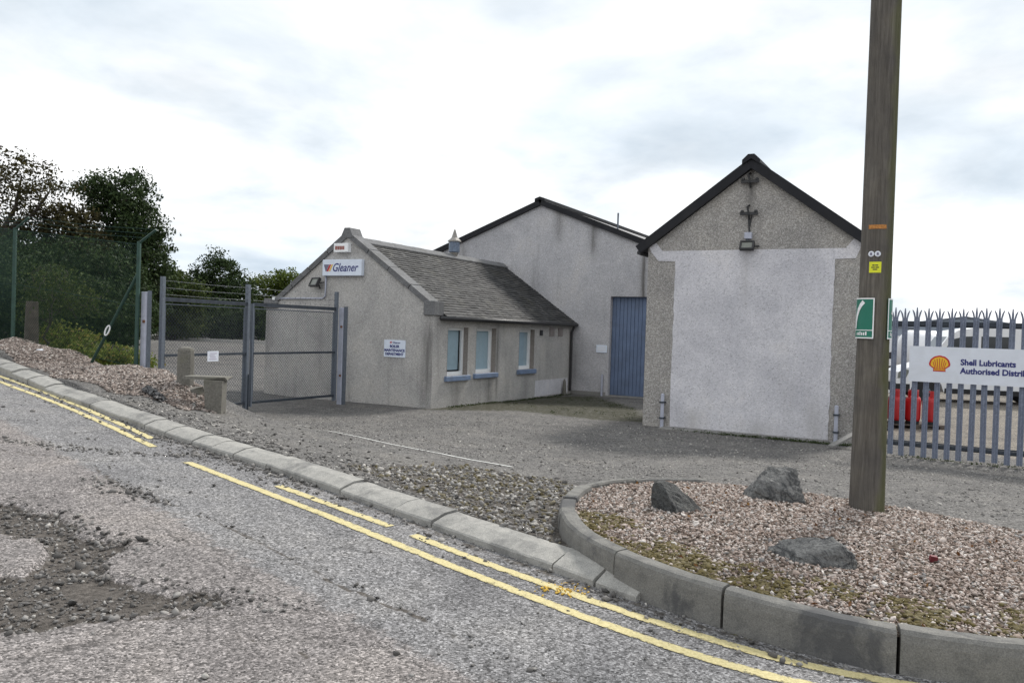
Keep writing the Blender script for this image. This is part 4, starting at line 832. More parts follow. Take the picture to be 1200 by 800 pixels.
for a, lab in ((5.50, 'short pale guard pipe left of the rendered panel'), (8.80, 'short pale guard pipe right of the rendered panel')):
    t = thing('guard_post', lab, 'post', LB(a, gb-.1, -.3), 'guard pipes flanking the rendered panel')
    m2 = fr(MB()); m2.tube([(a, gb-.10, -.32), (a, gb-.10, .38)], .036, 10); m2.lathe((a, gb-.10, .38), [(.036, 0), (.02, .015)], 10); m2.build('pipe', 'galv_light', t, smooth=False)
    for z in (.22, -.1): m2 = fr(MB()); m2.box(a-.05, a+.05, gb-.15, gb-.005, z-.015, z+.015); m2.build('strap', 'galv_dark', t)
p = LB(9.0, -.55, -.27); m2 = MB(p, AX*.7+BX*.7, BX*.7-AX*.7, UZ); m2.add([(-.25, -.07, 0), (.25, -.07, .22), (.25, .07, .22), (-.25, .07, 0), (-.25, -.07, .03), (.25, -.07, .25), (.25, .07, .25), (-.25, .07, .03)], [(0, 1, 2, 3), (4, 5, 6, 7), (0, 1, 5, 4), (1, 2, 6, 5), (2, 3, 7, 6), (3, 0, 4, 7)])
m2.build('loose_plank', 'concrete', None, loc=p, label='short pale board leaning on the ground at the store corner', cat='board')

# ------------------------------------------------------------------ palisade fence and lubricants sign
F0 = np.array([6.40, 13.37, -.3]); FD = np.array([.8523, -.5231, 0]); FNr = np.array([-.5231, -.8523, 0])     # FNr faces the camera
fence = thing('palisade_fence', 'grey steel palisade fence with splayed triple points beside the store', 'fence', F0)
def ff(mb): return mb.fr(F0, FD, -FNr, UZ)
for z, nm in ((2.2, 'rail'), (.23, 'rail')):
    m2 = ff(MB()); m2.box(-.32, 9.0, .02, .06, z-.025, z+.025); m2.box(-.32, 9.0, .06, .066, z-.045, z+.045); m2.build(nm, 'galv_dark', fence)
for k in range(5):
    m2 = ff(MB()); x = -.28+k*2.3; m2.box(x-.03, x+.03, .07, .17, -.1, 2.4); m2.build('post', 'palisade', fence)
# one pale: W-section strip, three spread points
pv = []; pf = []
xs = [(-.042, .0), (-.028, -.014), (-.010, .004), (.010, .004), (.028, -.014), (.042, .0)]
for z in (.04, 2.30):
    for x, y in xs: pv.append((x, y-.012, z))
for i in range(5): pf.append((i, i+1, 7+i, 6+i))
for (xa, xb, ya, yb, mx_, tx, tz) in ((-.042, -.016, 0, 0, -.047, -.066, 2.42), (-.016, .016, 0, 0, 0., 0., 2.462), (.016, .042, 0, 0, .047, .066, 2.42)):
    n = len(pv); w_ = (xb-xa)*.5; pv += [(xa, -.014, 2.296), (xb, -.014, 2.296), (mx_+w_, -.018, 2.375), (mx_-w_, -.018, 2.375), (tx+.007, -.022, tz), (tx-.007, -.022, tz)]; pf += [(n, n+1, n+2, n+3), (n+3, n+2, n+4, n+5)]
pv2 = [tuple(p[0]*FD-p[1]*FNr*1+p[2]*UZ) for p in [np.array(q) for q in pv]]
pme = bpy.data.meshes.new('pale'); pme.from_pydata([tuple(float(c) for c in p) for p in pv2], [], pf); pme.validate(); pme.materials.append(M['palisade'])
for k in range(-2, 52):
    o = bpy.data.objects.new('pale', pme); x = k*.1655+.075; q = F0+FD*x; o.location = tuple(FD*x+np.array([0, 0, gz(q[0], q[1])+.3+random.uniform(-.012, .012)])); o.rotation_euler = (random.uniform(-.008, .008), random.uniform(-.008, .008), 0)
    col.objects.link(o); o.parent = fence; sm = o.modifiers.new('thick', 'SOLIDIFY'); sm.thickness = .006
t = thing('lubricants_sign', 'long white sign with red and yellow scallop emblem on the palisade fence', 'sign', F0+FD*1.2+np.array([0, 0, 1.26]))
m2 = ff(MB()); m2.box(.15, 2.75, -.055, -.04, .965+.3, 1.54+.3); board = m2.build('board', 'sign_white', t)
def fs_(m2): return m2.fr(F0, FD, -FNr, UZ)
put_text(t, 'Shell Lubricants', .885, 1.565, .128, fs_, 'navy', 0, .0045, y=-.06, stretch=.92)
put_text(t, 'Authorised Distributor', .885, 1.43, .128, fs_, 'navy', 0, .0045, y=-.06, stretch=.92)
def scallop(r_, y, material, cx=.59, cz=1.555):
    P = []
    for k in range(0, 181, 6):
        q = R(-14+k*208/180); lob = 1+.03*abs(math.sin(k/180*math.pi*7)); P.append((cx+r_*1.04*lob*math.cos(q), cz+r_*.94*lob*math.sin(q)+r_*.06))
    P += [(cx-.60*r_, cz-.48*r_), (cx-.64*r_, cz-.78*r_), (cx+.64*r_, cz-.78*r_), (cx+.60*r_, cz-.48*r_)]
    m2 = fs_(MB()); n = len(P); m2.add([(x, y, z) for x, z in P]+[(cx, y, cz-.2*r_)], [(i, (i+1) % n, n) for i in range(n)]); return m2.build('emblem', material, t)
scallop(.142, -.0585, 'print_red'); scallop(.118, -.061, 'print_yellow')
m2 = fs_(MB())
for k in range(7):
    q = R(22+k*136/6); bx, bz = .59+(k-3)*-.019, 1.555-.085; ex, ez = .59+.10*math.cos(q), 1.563+.092*math.sin(q); dx, dz = ez-bz, -(ex-bx); L_ = math.hypot(dx, dz); dx, dz = dx/L_*.005, dz/L_*.005
    m2.add([(bx-dx, -.063, bz-dz), (bx+dx, -.063, bz+dz), (ex+dx, -.063, ez+dz), (ex-dx, -.063, ez-dz)], [(0, 1, 2, 3)])
m2.build('emblem', 'print_red', t)

# ------------------------------------------------------------------ yard behind the palisade
def gas_cylinder(p, label):
    t = thing('gas_cylinder', label, 'gas cylinder', p, 'red gas cylinders behind the palisade fence'); m2 = MB()
    m2.lathe(p, [(.13, .06), (.155, .09), (.158, .14), (.158, .50), (.145, .56), (.10, .60), (.05, .62)], 16); m2.build('body', 'red_paint', t, smooth=True)
    m2 = MB(); m2.lathe(p, [(.135, 0), (.14, .06), (.125, .07)], 14); m2.build('foot_ring', 'rubber', t)
    m2 = MB(); 
    for k in range(12):
        if k % 4 == 3: continue
        q0, q1 = k*math.pi/6, (k+1)*math.pi/6; r0, r1 = .095, .108
        m2.add([(p[0]+r*math.cos(q), p[1]+r*math.sin(q), p[2]+z) for z in (.59, .74) for r in (r0, r1) for q in (q0, q1)], [(0, 1, 5, 4), (2, 3, 7, 6), (4, 5, 7, 6), (0, 2, 6, 4), (1, 3, 7, 5)])
    m2.build('collar', 'red_paint', t); m2 = MB(); m2.lathe(p, [(.03, .61), (.03, .70), (.015, .72)], 8); m2.build('valve', 'galv', t)
for k, (dx, dy, lab) in enumerate(((0, 0, 'leftmost red gas cylinder behind the palisade fence'), (.36, -.06, 'second red gas cylinder from the left behind the fence'), (.72, -.1, 'rightmost red gas cylinder in the front row behind the fence'), (.2, .4, 'red gas cylinder in the back row, left of two'), (.58, .36, 'red gas cylinder in the back row, right of two'))):
    x, y = 8.66+dx, 18.2+dy; gas_cylinder(np.array([x, y, gz(x, y)+.10]), lab)
p = np.array([8.98, 18.3, gz(8.98, 18.3)]); t = thing('pallet', 'low dark pallet under the red gas cylinders', 'pallet', p)
for k in range(5): m2 = MB(p); m2.box(-.62, .72, -.33+k*.19, -.19+k*.19, .07, .097); m2.build('slat', 'oldwood', t)
for k in range(3): m2 = MB(p); m2.box(-.62+k*.60, -.50+k*.60, -.33, .57, 0, .068); m2.build('bearer', 'oldwood', t)
p = np.array([8.05, 17.6, gz(8.05, 17.6)]); t = thing('red_post', 'slim red marker post left of the gas cylinders', 'post', p); m2 = MB(p); m2.box(-.05, .05, -.04, .04, 0, 1.0, .008); m2.build('upright', 'red_paint', t); m2 = MB(p); m2.box(-.16, .16, -.16, .16, 0, .06, .01); m2.build('foot', 'rubber', t)
p = np.array([14.05, 30, gz(14, 30)]); t = thing('striped_post', 'black and white banded post far behind the fence', 'post', p)
for k in range(6): m2 = MB(p); m2.lathe((0, 0, .0), [(.09, k*.25), (.09, (k+1)*.25)], 8); m2.build('band', ['white_upvc', 'black'][k % 2], t)
# van, nose to the left
vo_ = np.array([12.55, 26.4, gz(12.55, 26.4)]); VD = AX*.97+BX*.24; VD /= np.linalg.norm(VD); VN = np.cross(UZ, VD)
van = thing('van', 'white van parked side-on behind the lubricants sign', 'van', vo_+VD*2.6)
def vf(mb): return mb.fr(vo_, VD, VN, UZ)
m2 = vf(MB()); m2.prism([(.02, .32), (0, .62), (.06, .92), (.22, 1.04), (.85, 1.24), (1.05, 1.46), (1.5, 2.12), (1.8, 2.34), (2.4, 2.44), (5.2, 2.46), (5.42, 2.36), (5.5, .9), (5.48, .36), (4.75, .34), (4.66, .58), (4.45, .74), (4.2, .78), (3.95, .74), (3.76, .58), (3.68, .34), (1.42, .34), (1.34, .58), (1.15, .74), (.92, .78), (.68, .74), (.5, .58), (.44, .34)], 0, 1.9); m2.build('body', 'van_white', van)
m2 = vf(MB()); m2.prism([(1.22, 1.42), (1.62, 2.04), (1.95, 2.14), (2.35, 2.16), (2.35, 1.36), (1.25, 1.34)], -.006, .0); m2.build('window', 'glass_dark', van)
m2 = vf(MB()); m2.prism([(2.45, 1.36), (2.45, 2.16), (3.35, 2.16), (3.35, 1.36)], -.006, 0); m2.build('window', 'glass_dark', van)
m2 = vf(MB()); m2.add([(1.07, .12, 1.47), (1.07, 1.78, 1.47), (1.51, 1.7, 2.115), (1.51, .2, 2.115)], [(0, 1, 2, 3)]); m2.v = [tuple(np.array(p)-VD*.01+UZ*.006) for p in m2.v]; m2.build('windscreen', 'glass_dark', van)
m2 = vf(MB()); m2.box(-.04, .43, -.008, 1.908, .28, .56, .02); m2.build('bumper', 'rubber', van); m2 = vf(MB()); m2.box(1.44, 3.66, -.01, .02, .30, .46); m2.build('side_skirt', 'rubber', van)
m2 = vf(MB()); m2.prism([(.04, .72), (.06, .92), (.24, 1.02), (.4, 1.0), (.3, .76)], -.006, .0); m2.build('headlight', 'lens', van)
m2 = vf(MB()); m2.box(1.12, 1.3, -.2, -.02, 1.38, 1.66, .02); m2.build('mirror', 'rubber', van)
for x in (.92, 4.2):
    for y in (.02, 1.66):
        m2 = MB(vo_+VD*x+VN*y+UZ*.34, VD, UZ, VN); m2.lathe((0, 0, 0), [(.2, 0), (.32, .0), (.34, .03), (.34, .19), (.32, .22), (.2, .22)], 20); w = m2.build('wheel', 'rubber', van); m2 = MB(vo_+VD*x+VN*y+UZ*.34, VD, UZ, VN); m2.lathe((0, 0, 0), [(.06, -.01), (.19, .01), (.2, .03)], 12); m2.build('rim', 'galv', w)
# white storage tanks on saddles
for k, (x, y, r_, L_, lab) in enumerate(((16.4, 33.5, .95, 2.6, 'white storage tank with blue plate behind the pole side of the fence'), (19.6, 35.5, 1.05, 2.6, 'white storage tank with cream end behind the van cab'), (23.6, 34.2, 1.0, 2.6, 'white storage tank with cream end at the right edge behind the van'), (27.0, 33.6, 1.0, 2.6, 'white storage tank farthest right behind the van body'))):
    p = np.array([x, y, gz(x, y)]); t = thing('storage_tank', lab, 'tank', p, 'white storage tanks in the far yard'); ax = AX*.9+BX*.44; ax /= np.linalg.norm(ax); c = p+UZ*(r_+.5)
    m2 = MB(c, np.cross(UZ, ax), UZ, ax); m2.lathe((0, 0, 0), [(r_*.25, -.42), (r_*.6, -.33), (r_*.88, -.17), (r_, 0), (r_, L_), (r_*.88, L_+.17), (r_*.6, L_+.33), (r_*.25, L_+.42)], 24); m2.build('shell', 'van_white', t, smooth=True)
    if k: m2 = MB(c, np.cross(UZ, ax), UZ, ax); m2.lathe((0, 0, 0), [(r_+.004, .05), (r_+.012, .06), (r_+.012, .5), (r_+.004, .51)], 24); m2.build('band', 'cream', t, smooth=True)
    else: m2 = MB(c, ax, -np.cross(UZ, ax), UZ); m2.box(.2, .75, -r_-.03, -r_+.02, -.1, .32); m2.build('plate', simple('blue_plate', (.05, .18, .5), .5), t)
    for q in (.4, L_-.5): m2 = MB(p, ax, np.cross(UZ, ax), UZ); m2.box(q, q+.2, -r_*.8, r_*.8, 0, .8); m2.build('saddle', 'concrete', t)
# low pale barrier rail in front of the tanks
p = np.array([15.5, 31.5, gz(15.5, 31.5)]); t = thing('barrier_rail', 'low pale barrier rail in front of the storage tanks', 'barrier'
    , p); m2 = MB(p, AX, BX, UZ)
for z in (.35, .7): m2 = MB(p, AX, BX, UZ); m2.box(-3, 16, -.03, .03, z, z+.1); m2.build('rail', 'galv_light', t)
for k in range(8): m2 = MB(p, AX, BX, UZ); m2.box(-2.9+k*2.6, -2.8+k*2.6, .04, .12, 0, .85); m2.build('post', 'galv_light', t)
# far sheds on the skyline
for k, (x, y, w, d, h, lab) in enumerate(((60, 150, 26, 14, 4.2, 'far grey shed on the skyline nearest the pole'), (92, 165, 22, 14, 5.6, 'far grey shed with taller roof on the skyline'), (112, 150, 20, 12, 4.0, 'far low shed on the skyline right of centre'), (140, 170, 34, 16, 5.2, 'far long shed at the right end of the skyline'))):
    p = np.array([x, y, -.3]); t = thing('far_shed', lab, 'shed', p, 'sheds on the skyline'); m2 = MB(p, AX, BX, UZ); m2.prism([(-w/2, -.5), (w/2, -.5), (w/2, h), (0, h+1.6), (-w/2, h)], 0, d); m2.build('wall', 'far_grey', t)
    m2 = MB(p, AX, BX, UZ); slope_box(m2, -w/2-.4, h-.05, 0, h+1.65, -.4, d+.4, .25); slope_box(m2, w/2+.4, h-.05, 0, h+1.66, -.4, d+.4, .25); m2.build('roof', 'far_roof', t)
    for q in range(3): m2 = MB(p, AX, BX, UZ); m2.box(-w/2+2+q*w/3, -w/2+2+q*w/3+w/6, -.06, -.01, -.3, h*.7); m2.build('door', 'van_white', t)

# ------------------------------------------------------------------ timber pole and its plates
PC = np.array([3.045, 6.84]); pz0 = float(zbed(np.array([PC[0]]), np.array([PC[1]]))[0])
pole = thing('timber_pole', 'tall weathered timber utility pole standing in the gravel island', 'pole', (PC[0], PC[1], pz0))
def prad(z): return float(np.interp(z, [.1, 1.6, 4.5, 9], [.141, .126, .119, .10]))
V = []; F = []; n = 28; zs = list(np.arange(-.25, 8.6, .18))
for i, z in enumerate(zs):
    for k in range(n):
        q = 2*math.pi*k/n; r_ = prad(z+.15)*(1+.012*math.sin(3*q+1)+.010*float(vnoise(np.array(q*2.2), np.array(z*.6), 3))); V.append((PC[0]+r_*math.cos(q), PC[1]+r_*math.sin(q), pz0+z))
for i in range(len(zs)-1):
    for k in range(n): F.append((i*n+k, i*n+(k+1) % n, i*n+n+(k+1) % n, i*n+n+k))
F.append(tuple(range((len(zs)-1)*n, len(zs)*n))); mb = MB(); mb.v = V; mb.f = F; mb.build('trunk', 'pole', pole, smooth=True)
def wrap(mb, t0, t1, z0, z1, dr, th=0):
    """patch bent round the pole; angle 0 faces the camera, positive to the left"""
    k = max(2, int(abs(t1-t0)/8)+1); vs = []
    for z in (z0, z1):
        for q in np.linspace(t0, t1, k):
            r_ = prad(z)+dr; vs.append((PC[0]-r_*math.sin(R(q)), PC[1]-r_*math.cos(R(q)), z))
    mb.add(vs, [(i, i+1, k+i+1, k+i) for i in range(k-1)]); return mb
def wrap_strip(mb, pts, wd, dr):
    vs = []; fs = []
    for i, (q, z) in enumerate(pts):
        j0, j1 = pts[max(i-1, 0)], pts[min(i+1, len(pts)-1)]; d = np.array([(j1[0]-j0[0])*.0025, j1[1]-j0[1]]); d /= np.linalg.norm(d); nn = np.array([-d[1], d[0]])
        for s_ in (-.5, .5):
            qq, zz = q+nn[0]*s_*wd/.0025, z+nn[1]*s_*wd; r_ = prad(zz)+dr; vs.append((PC[0]-r_*math.sin(R(qq)), PC[1]-r_*math.cos(R(qq)), zz))
    for i in range(len(pts)-1): fs.append((2*i, 2*i+1, 2*i+3, 2*i+2))
    mb.add(vs, fs)
zt, zb_ = 1.955, 1.618
for (q0, q1, lab, sg) in ((24, 120, 'green sign with white curved arrow wrapped round the left of the pole', 1), (-24, -120, 'green white-bordered sign wrapped round the right of the pole', -1)):
    mid = (q0+q1)/2; t = thing('direction_sign', lab, 'sign', (PC[0]-.14*math.sin(R(mid)), PC[1]-.14*math.cos(R(mid)), zb_), 'green plates on the pole')
    m2 = wrap(MB(), q0, q1, zb_, zt, .010); o = m2.build('plate', 'sign_green', t); sm = o.modifiers.new('thick', 'SOLIDIFY'); sm.thickness = .004; sm.offset = 1
    m2 = MB(); e = 4*sg
    wrap(m2, q0, q0+e, zb_, zt, .016); wrap(m2, q1-e, q1, zb_, zt, .016); wrap(m2, q0+e, q1-e, zb_, zb_+.010, .016); wrap(m2, q0+e, q1-e, zt-.010, zt, .016); wrap(m2, q0+e, q1-e, zb_+.066, zb_+.072, .016); m2.build('border', 'white_upvc', t)
    m2 = MB(); arc = [(100, 1.70), (97, 1.76), (91, 1.81), (82, 1.86), (72, 1.895), (60, 1.925)] if sg > 0 else [(-96, 1.70), (-88, 1.76), (-74, 1.80), (-60, 1.83), (-46, 1.845)]
    wrap_strip(m2, arc, .034, .0165); m2.build('arrow', 'white_upvc', t)
    m2 = MB()
    for k in range(6):
        qa = (46+k*7.4)*sg if sg > 0 else -(38+k*9); wrap(m2, qa, qa+4.6*sg, zb_+.026, zb_+(.05 if k % 3 else .056), .0165)
    m2.build('lettering', 'white_upvc', t)
t = thing('orange_strip', 'narrow rusty orange plate high on the pole', 'plate', (PC[0], PC[1]-.13, 2.53)); wrap(MB(), 56, -8, 2.528, 2.562, .004).build('plate', 'tag_orange', t)
for k, (q, lab) in enumerate(((42, 'left of two small round white discs on the pole'), (20, 'right of two small round white discs on the pole'))):
    t = thing('disc_tag', lab, 'tag', (PC[0], PC[1]-.13, 2.3), 'round discs on the pole'); m2 = MB(); c = (PC[0]-(prad(2.32)+.004)*math.sin(R(q)), PC[1]-(prad(2.32)+.004)*math.cos(R(q)), 2.32)
    m2.fr(c, (math.cos(R(q)), -math.sin(R(q)), 0), (0, 0, 1), (-math.sin(R(q)), -math.cos(R(q)), 0)); m2.lathe((0, 0, 0), [(.023, -.003), (.024, .003), (.018, .005)], 14); m2.build('disc', 'sign_white', t); m2.fr(c, (math.cos(R(q)), -math.sin(R(q)), 0), (0, 0, 1), (-math.sin(R(q)), -math.cos(R(q)), 0)); m3 = MB(c, (math.cos(R(q)), -math.sin(R(q)), 0), (0, 0, 1), (-math.sin(R(q)), -math.cos(R(q)), 0)); m3.box(-.008, .008, -.011, .011, .006, .0065); m3.build('number', 'print_grey', t)
t = thing('warning_tag', 'small yellow square tag with black print on the pole', 'tag', (PC[0], PC[1]-.13, 2.16)); wrap(MB(), 48, 6, 2.165, 2.255, .004).build('plate', 'tag_yellow', t)
m2 = MB()
for z, L in ((2.222, ((10, 2), (0, -10))), (2.204, ((13, 1), (-1, -13))), (2.187, ((8, -7),))):
    for a_, b_ in L: wrap(m2, a_+27, b_+27, z, z+.009, .0055)
m2.build('lettering', 'black', t)

# ------------------------------------------------------------------ boulders and odd stones
def boulder(name, label, c, size, rotz, material, seed, sub=5, cuts=16, group=None, lean=(0, 0), cat='boulder'):
    """a block hewn by random planes: flat facets, sharp arrises, chipped surface"""
    bm = bmesh.new(); bmesh.ops.create_icosphere(bm, subdivisions=sub, radius=1); r_ = np.random.default_rng(seed)
    V = np.array([v.co for v in bm.verts])*1.15
    for k in range(cuts):
        n = r_.normal(0, 1, 3); n[2] = abs(n[2])*.8; n /= np.linalg.norm(n); d = r_.uniform(.40, .74); h = V@n; V = V-np.outer(np.clip(h-d, 0, None), n)
    def n3(V, k, s): return vnoise(V[:, 0]*k+V[:, 2]*1.7*k, V[:, 1]*k-V[:, 2]*k, s)
    rid = 1-2*np.abs(n3(V, 2.6, seed+5))
    V = V*(1+.06*n3(V, 2, seed)-.16*np.clip(rid-.7, 0, 1)*2+.05*n3(V, 5, seed+1)+.05*n3(V, 11, seed+2)+.03*n3(V, 24, seed+3))[:, None]
    V[:, 0] += lean[0]*V[:, 2]; V[:, 1] += lean[1]*V[:, 2]; V = V/np.abs(V).max(0)*np.array(size)/2*np.array([1, 1, 1.25]); V[:, 2] = np.maximum(V[:, 2], -size[2]*.30); ca, sa = math.cos(rotz), math.sin(rotz); V = np.c_[V[:, 0]*ca-V[:, 1]*sa, V[:, 0]*sa+V[:, 1]*ca, V[:, 2]+size[2]*.28]
    F = [[v.index for v in f.verts] for f in bm.faces]; bm.free(); me = np_mesh(name, V, np.array(F)); return finish(me, name, material, None, c, False, label, cat, group)
def bedp(x, y): return (x, y, float(zbed(np.array([x]), np.array([y]))[0])-.03)
boulder('boulder', 'small dark pointed boulder at the left of the gravel island', bedp(1.27, 6.38), (.54, .40, .42), R(-20), 'boulder', 8, lean=(-.3, 0))
boulder('boulder', 'largest rounded grey boulder beside the timber pole', bedp(2.32, 7.02), (.68, .50, .54), R(10), 'boulder2', 11, cuts=12)
boulder('boulder', 'low pale veined boulder half buried in front of the pole', bedp(2.03, 5.16), (.74, .34, .29), R(-24), 'boulder2', 23)
p = bedp(2.83, 5.34); m2 = MB((p[0], p[1], p[2]+.03), (.95, .2, 0), (-.2, .95, .3), (0, -.3, .95)); m2.add([(-.03, -.012, 0), (.028, -.016, .004), (.03, .012, .0), (-.026, .014, .0), (-.034, -.014, .05), (.022, -.012, .038), (.026, .010, .036), (-.028, .010, .048)], [(0, 3, 2, 1), (4, 5, 6, 7), (0, 1, 5, 4), (1, 2, 6, 5), (2, 3, 7, 6), (3, 0, 4, 7)]); m2.build('plastic_scrap', 'dark_red', None, loc=p, label='small dark red plastic scrap lying on the gravel', cat='scrap')
p = np.array([-4.74, 11.8, gz(-4.74, 11.8)]); zb2 = .72
m2 = MB((p[0], p[1], 0)); m2.lathe((0, 0, 0), [(.122, .45), (.12, .9), (.115, 1.14), (.10, 1.175), (.04, 1.19)], 10); m2.build('stone_bollard', 'granite', None, smooth=False, loc=(p[0], p[1], .45), label='short upright rounded granite bollard on the bank end', cat='bollard')
c = (-4.05, 11.15, .25); m2 = MB(c); m2.add([(-.10, -.11, 0), (.11, -.11, 0), (.10, .11, 0), (-.09, .11, 0), (-.14, -.10, .52), (.12, -.10, .51), (.11, .11, .51), (-.13, .11, .52)], [(0, 3, 2, 1), (4, 5, 6, 7), (0, 1, 5, 4), (1, 2, 6, 5), (2, 3, 7, 6), (3, 0, 4, 7)])
m2.build('stone_block', 'granite', None, loc=c, label='upright rectangular granite block under the flat slab', cat='stone block')
c = (-4.22, 11.25, .772); m2 = MB(c); m2.add([(x+random.uniform(-.02, .02), y+random.uniform(-.02, .02), z) for z in (0, .04) for x, y in ((-.30, -.12), (-.05, -.17), (.31, -.12), (.30, .13), (.0, .17), (-.28, .12))], [(5, 4, 3, 2, 1, 0), (6, 7, 8, 9, 10, 11)]+[(i, (i+1) % 6, (i+1) % 6+6, i+6) for i in range(6)])
m2.build('stone_slab', 'granite', None, loc=c, label='thin flat stone slab laid on top of the granite block', cat='slab')
boulder('concrete_lump', 'broken concrete footing around the bollard at the bank end', (-4.62, 11.66, .42), (.80, .5, .30), R(-20), 'granite', 41, 4, 9, cat='concrete')
boulder('concrete_lump', 'squat grey stone lump left of the granite block', (-4.36, 11.08, .28), (.34, .24, .24), R(-15), 'concrete', 44, 3, 9, cat='stone')
# crumpled black plastic
n = 26; V = []
for i in range(n):
    for j in range(9):
        t_ = i/(n-1); x = -5.16+t_*.50+.02*math.sin(i*1.7+j); y = 11.42-t_*.52+(j-4)*.026+.02*math.sin(i*.9+j*2.1); z = .015+gz(x, y)+.028*abs(math.sin(j*1.3+i*.8))+.02*math.sin(i*.7)*math.sin(j*.9)+.02*(1-t_); V.append((x, y, z))
mb = MB(); mb.v = V; mb.f = [tuple(int(q) for q in f) for f in grid_faces(n, 9)]; o = mb.build('plastic_sheet', 'rag', None, loc=(-4.9, 11.2, .5), label='crumpled strip of black plastic lying on the bank gravel', cat='plastic sheet'); sm = o.modifiers.new('thick', 'SOLIDIFY'); sm.thickness = .004

# ------------------------------------------------------------------ chain link gate
def chain(mb, bl, br, tl, tr, step, r_):
    bl, br, tl, tr = [np.array(p, float) for p in (bl, br, tl, tr)]; L = np.linalg.norm(br-bl); H = np.linalg.norm(tl-bl)
    P = lambda u, v: (bl*(1-u/L)+br*(u/L))*(1-v/H)+(tl*(1-u/L)+tr*(u/L))*(v/H)
    for sg in (1, -1):
        u = -H if sg > 0 else 0.
        while u < (L if sg > 0 else L+H):
            if sg > 0: v0, v1 = max(0, -u), min(H, L-u); a, b_ = (u+v0, v0), (u+v1, v1)
            else: v0, v1 = max(0, u-L), min(H, u); a, b_ = (u-v0, v0), (u-v1, v1)
            if v1-v0 > .02: mb.tube([P(*a), P(*b_)], r_, 3, False)
            u += step
    return mb
G0, G1, G2 = np.array([-6.30, 14.5, 0]), np.array([-5.42, 16.72, 0]), np.array([-4.12, 19.1, 0])
ZB, ZM, ZT = -.12, .90, 1.93
for p, lab, m_, zt_ in ((np.array([-6.50, 14.38, 0]), 'pale steel gate post at the bank beside the green fence', 'galv_light', 2.05), (G2+np.array([.10, .06, 0]), 'blue grey steel gate post against the office wall', 'galv_light', 1.98)):
    z0 = gz(p[0], p[1])-.1; t = thing('gate_post', lab, 'gate post', (p[0], p[1], z0), 'steel gate posts'); m2 = MB((p[0], p[1], 0), AX, BX, UZ); m2.box(-.062, .062, -.062, .062, z0, zt_, .006); m2.build('upright', m_, t)
    m2 = MB((p[0], p[1], 0), AX, BX, UZ); m2.box(.064, .115 if p[0] > -6 else .075, -.03, .05, z0, zt_+.02); m2.build('side_plate', 'galv', t); 
    for z in (.35, 1.5): m2 = MB((p[0], p[1], 0), AX, BX, UZ); m2.box(.0, .06, -.075, -.064, z, z+.05); m2.build('hinge', 'rust', t)
for (pa, pb, lab, meet) in ((G0+np.array([.02, .04, 0]), G1-np.array([.03, .07, 0]), 'chain link gate leaf carrying the white notice, left of the pair', 1), (G1+np.array([.03, .05, 0]), G2-np.array([.03, .05, 0]), 'chain link gate leaf in front of the office wall, right of the pair', 0)):
    d = pb-pa; L = np.linalg.norm(d); d /= L; nn = np.cross(UZ, d); t = thing('gate_leaf', lab, 'gate', (*((pa+pb)/2)[:2], -.3), 'chain link gate leaves')
    gf = lambda mb: mb.fr(pa, d, nn, UZ)
    for z, h in ((ZT-.03, .075), (ZM, .045), (ZB, .05)): m2 = gf(MB()); m2.box(.03, L-.03, -.025, .025, z, z+h); m2.build('rail', 'galv_dark', t)
    wa, wb = (.05, .075) if meet else (.03, .04)
    m2 = gf(MB()); m2.box(-.04 if meet else -.008, .025, -.035, .035, ZB-.06, 2.34 if meet else 1.95); m2.build('stile', 'galv', t)
    m2 = gf(MB()); m2.box(L-.03, L+(.045 if meet else .03), -.04, .04, ZB-.1, 2.34); m2.build('stile', 'galv', t)
    m2 = MB(); q = lambda x, z: pa+d*x+UZ*z+nn*.03
    chain(m2, q(.05, ZB+.04), q(L-.05, ZB+.04), q(.05, ZT-.06), q(L-.05, ZT-.06), .072, .0032); m2.build('mesh', 'wire', t)
    m2 = MB(); m2.tube([q(.09, ZB+.04), q(.09, ZT-.08), q(L-.06, ZT-.08), q(L-.06, ZB+.04)], .014, 5); m2.build('mesh_frame', 'galv', t)
    for z in (2.02, 2.14, 2.27):
        m2 = MB(); m2.tube([q(0, z)-nn*.05, q(L/2, z-.012)-nn*.05, q(L, z)-nn*.05], .0026, 4)
        for k in range(int(L/.16)): c = q(.1+k*.16, z-.006)-nn*.05; m2.tube([c+np.array([.012, .008, .018]), c-np.array([.012, .008, .018])], .0025, 3); m2.tube([c+np.array([-.012, .01, .016]), c-np.array([-.012, .01, .016])], .0025, 3)
        m2.build('barbed_wire', 'wire', t)
    if meet: m2 = gf(MB()); m2.tube([(L+.03, -.05, .5), (L+.03, -.05, -.33)], .012, 6); m2.build('drop_bolt', 'galv_dark', t)
d = (G1-G0)/np.linalg.norm(G1-G0); nn = np.cross(UZ, d); c = G0+d*1.28+UZ*.80-nn*.06; t = thing('gate_notice', 'small white notice plate wired to the gate middle rail', 'notice', c)
m2 = MB(c, d, nn, UZ); m2.box(-.15, .15, -.006, .0, -.01, .19); m2.v = [tuple(p) for p in m2.v]; m2.build('board', 'sign_white', t)
m2 = MB(c, d, nn, UZ)
for k in range(4): m2.box(-.10+.02*(k % 2), .10-.03*(k % 3), -.008, -.0065, .03+k*.036, .042+k*.036)
m2.build('lettering', 'print_faint', t)

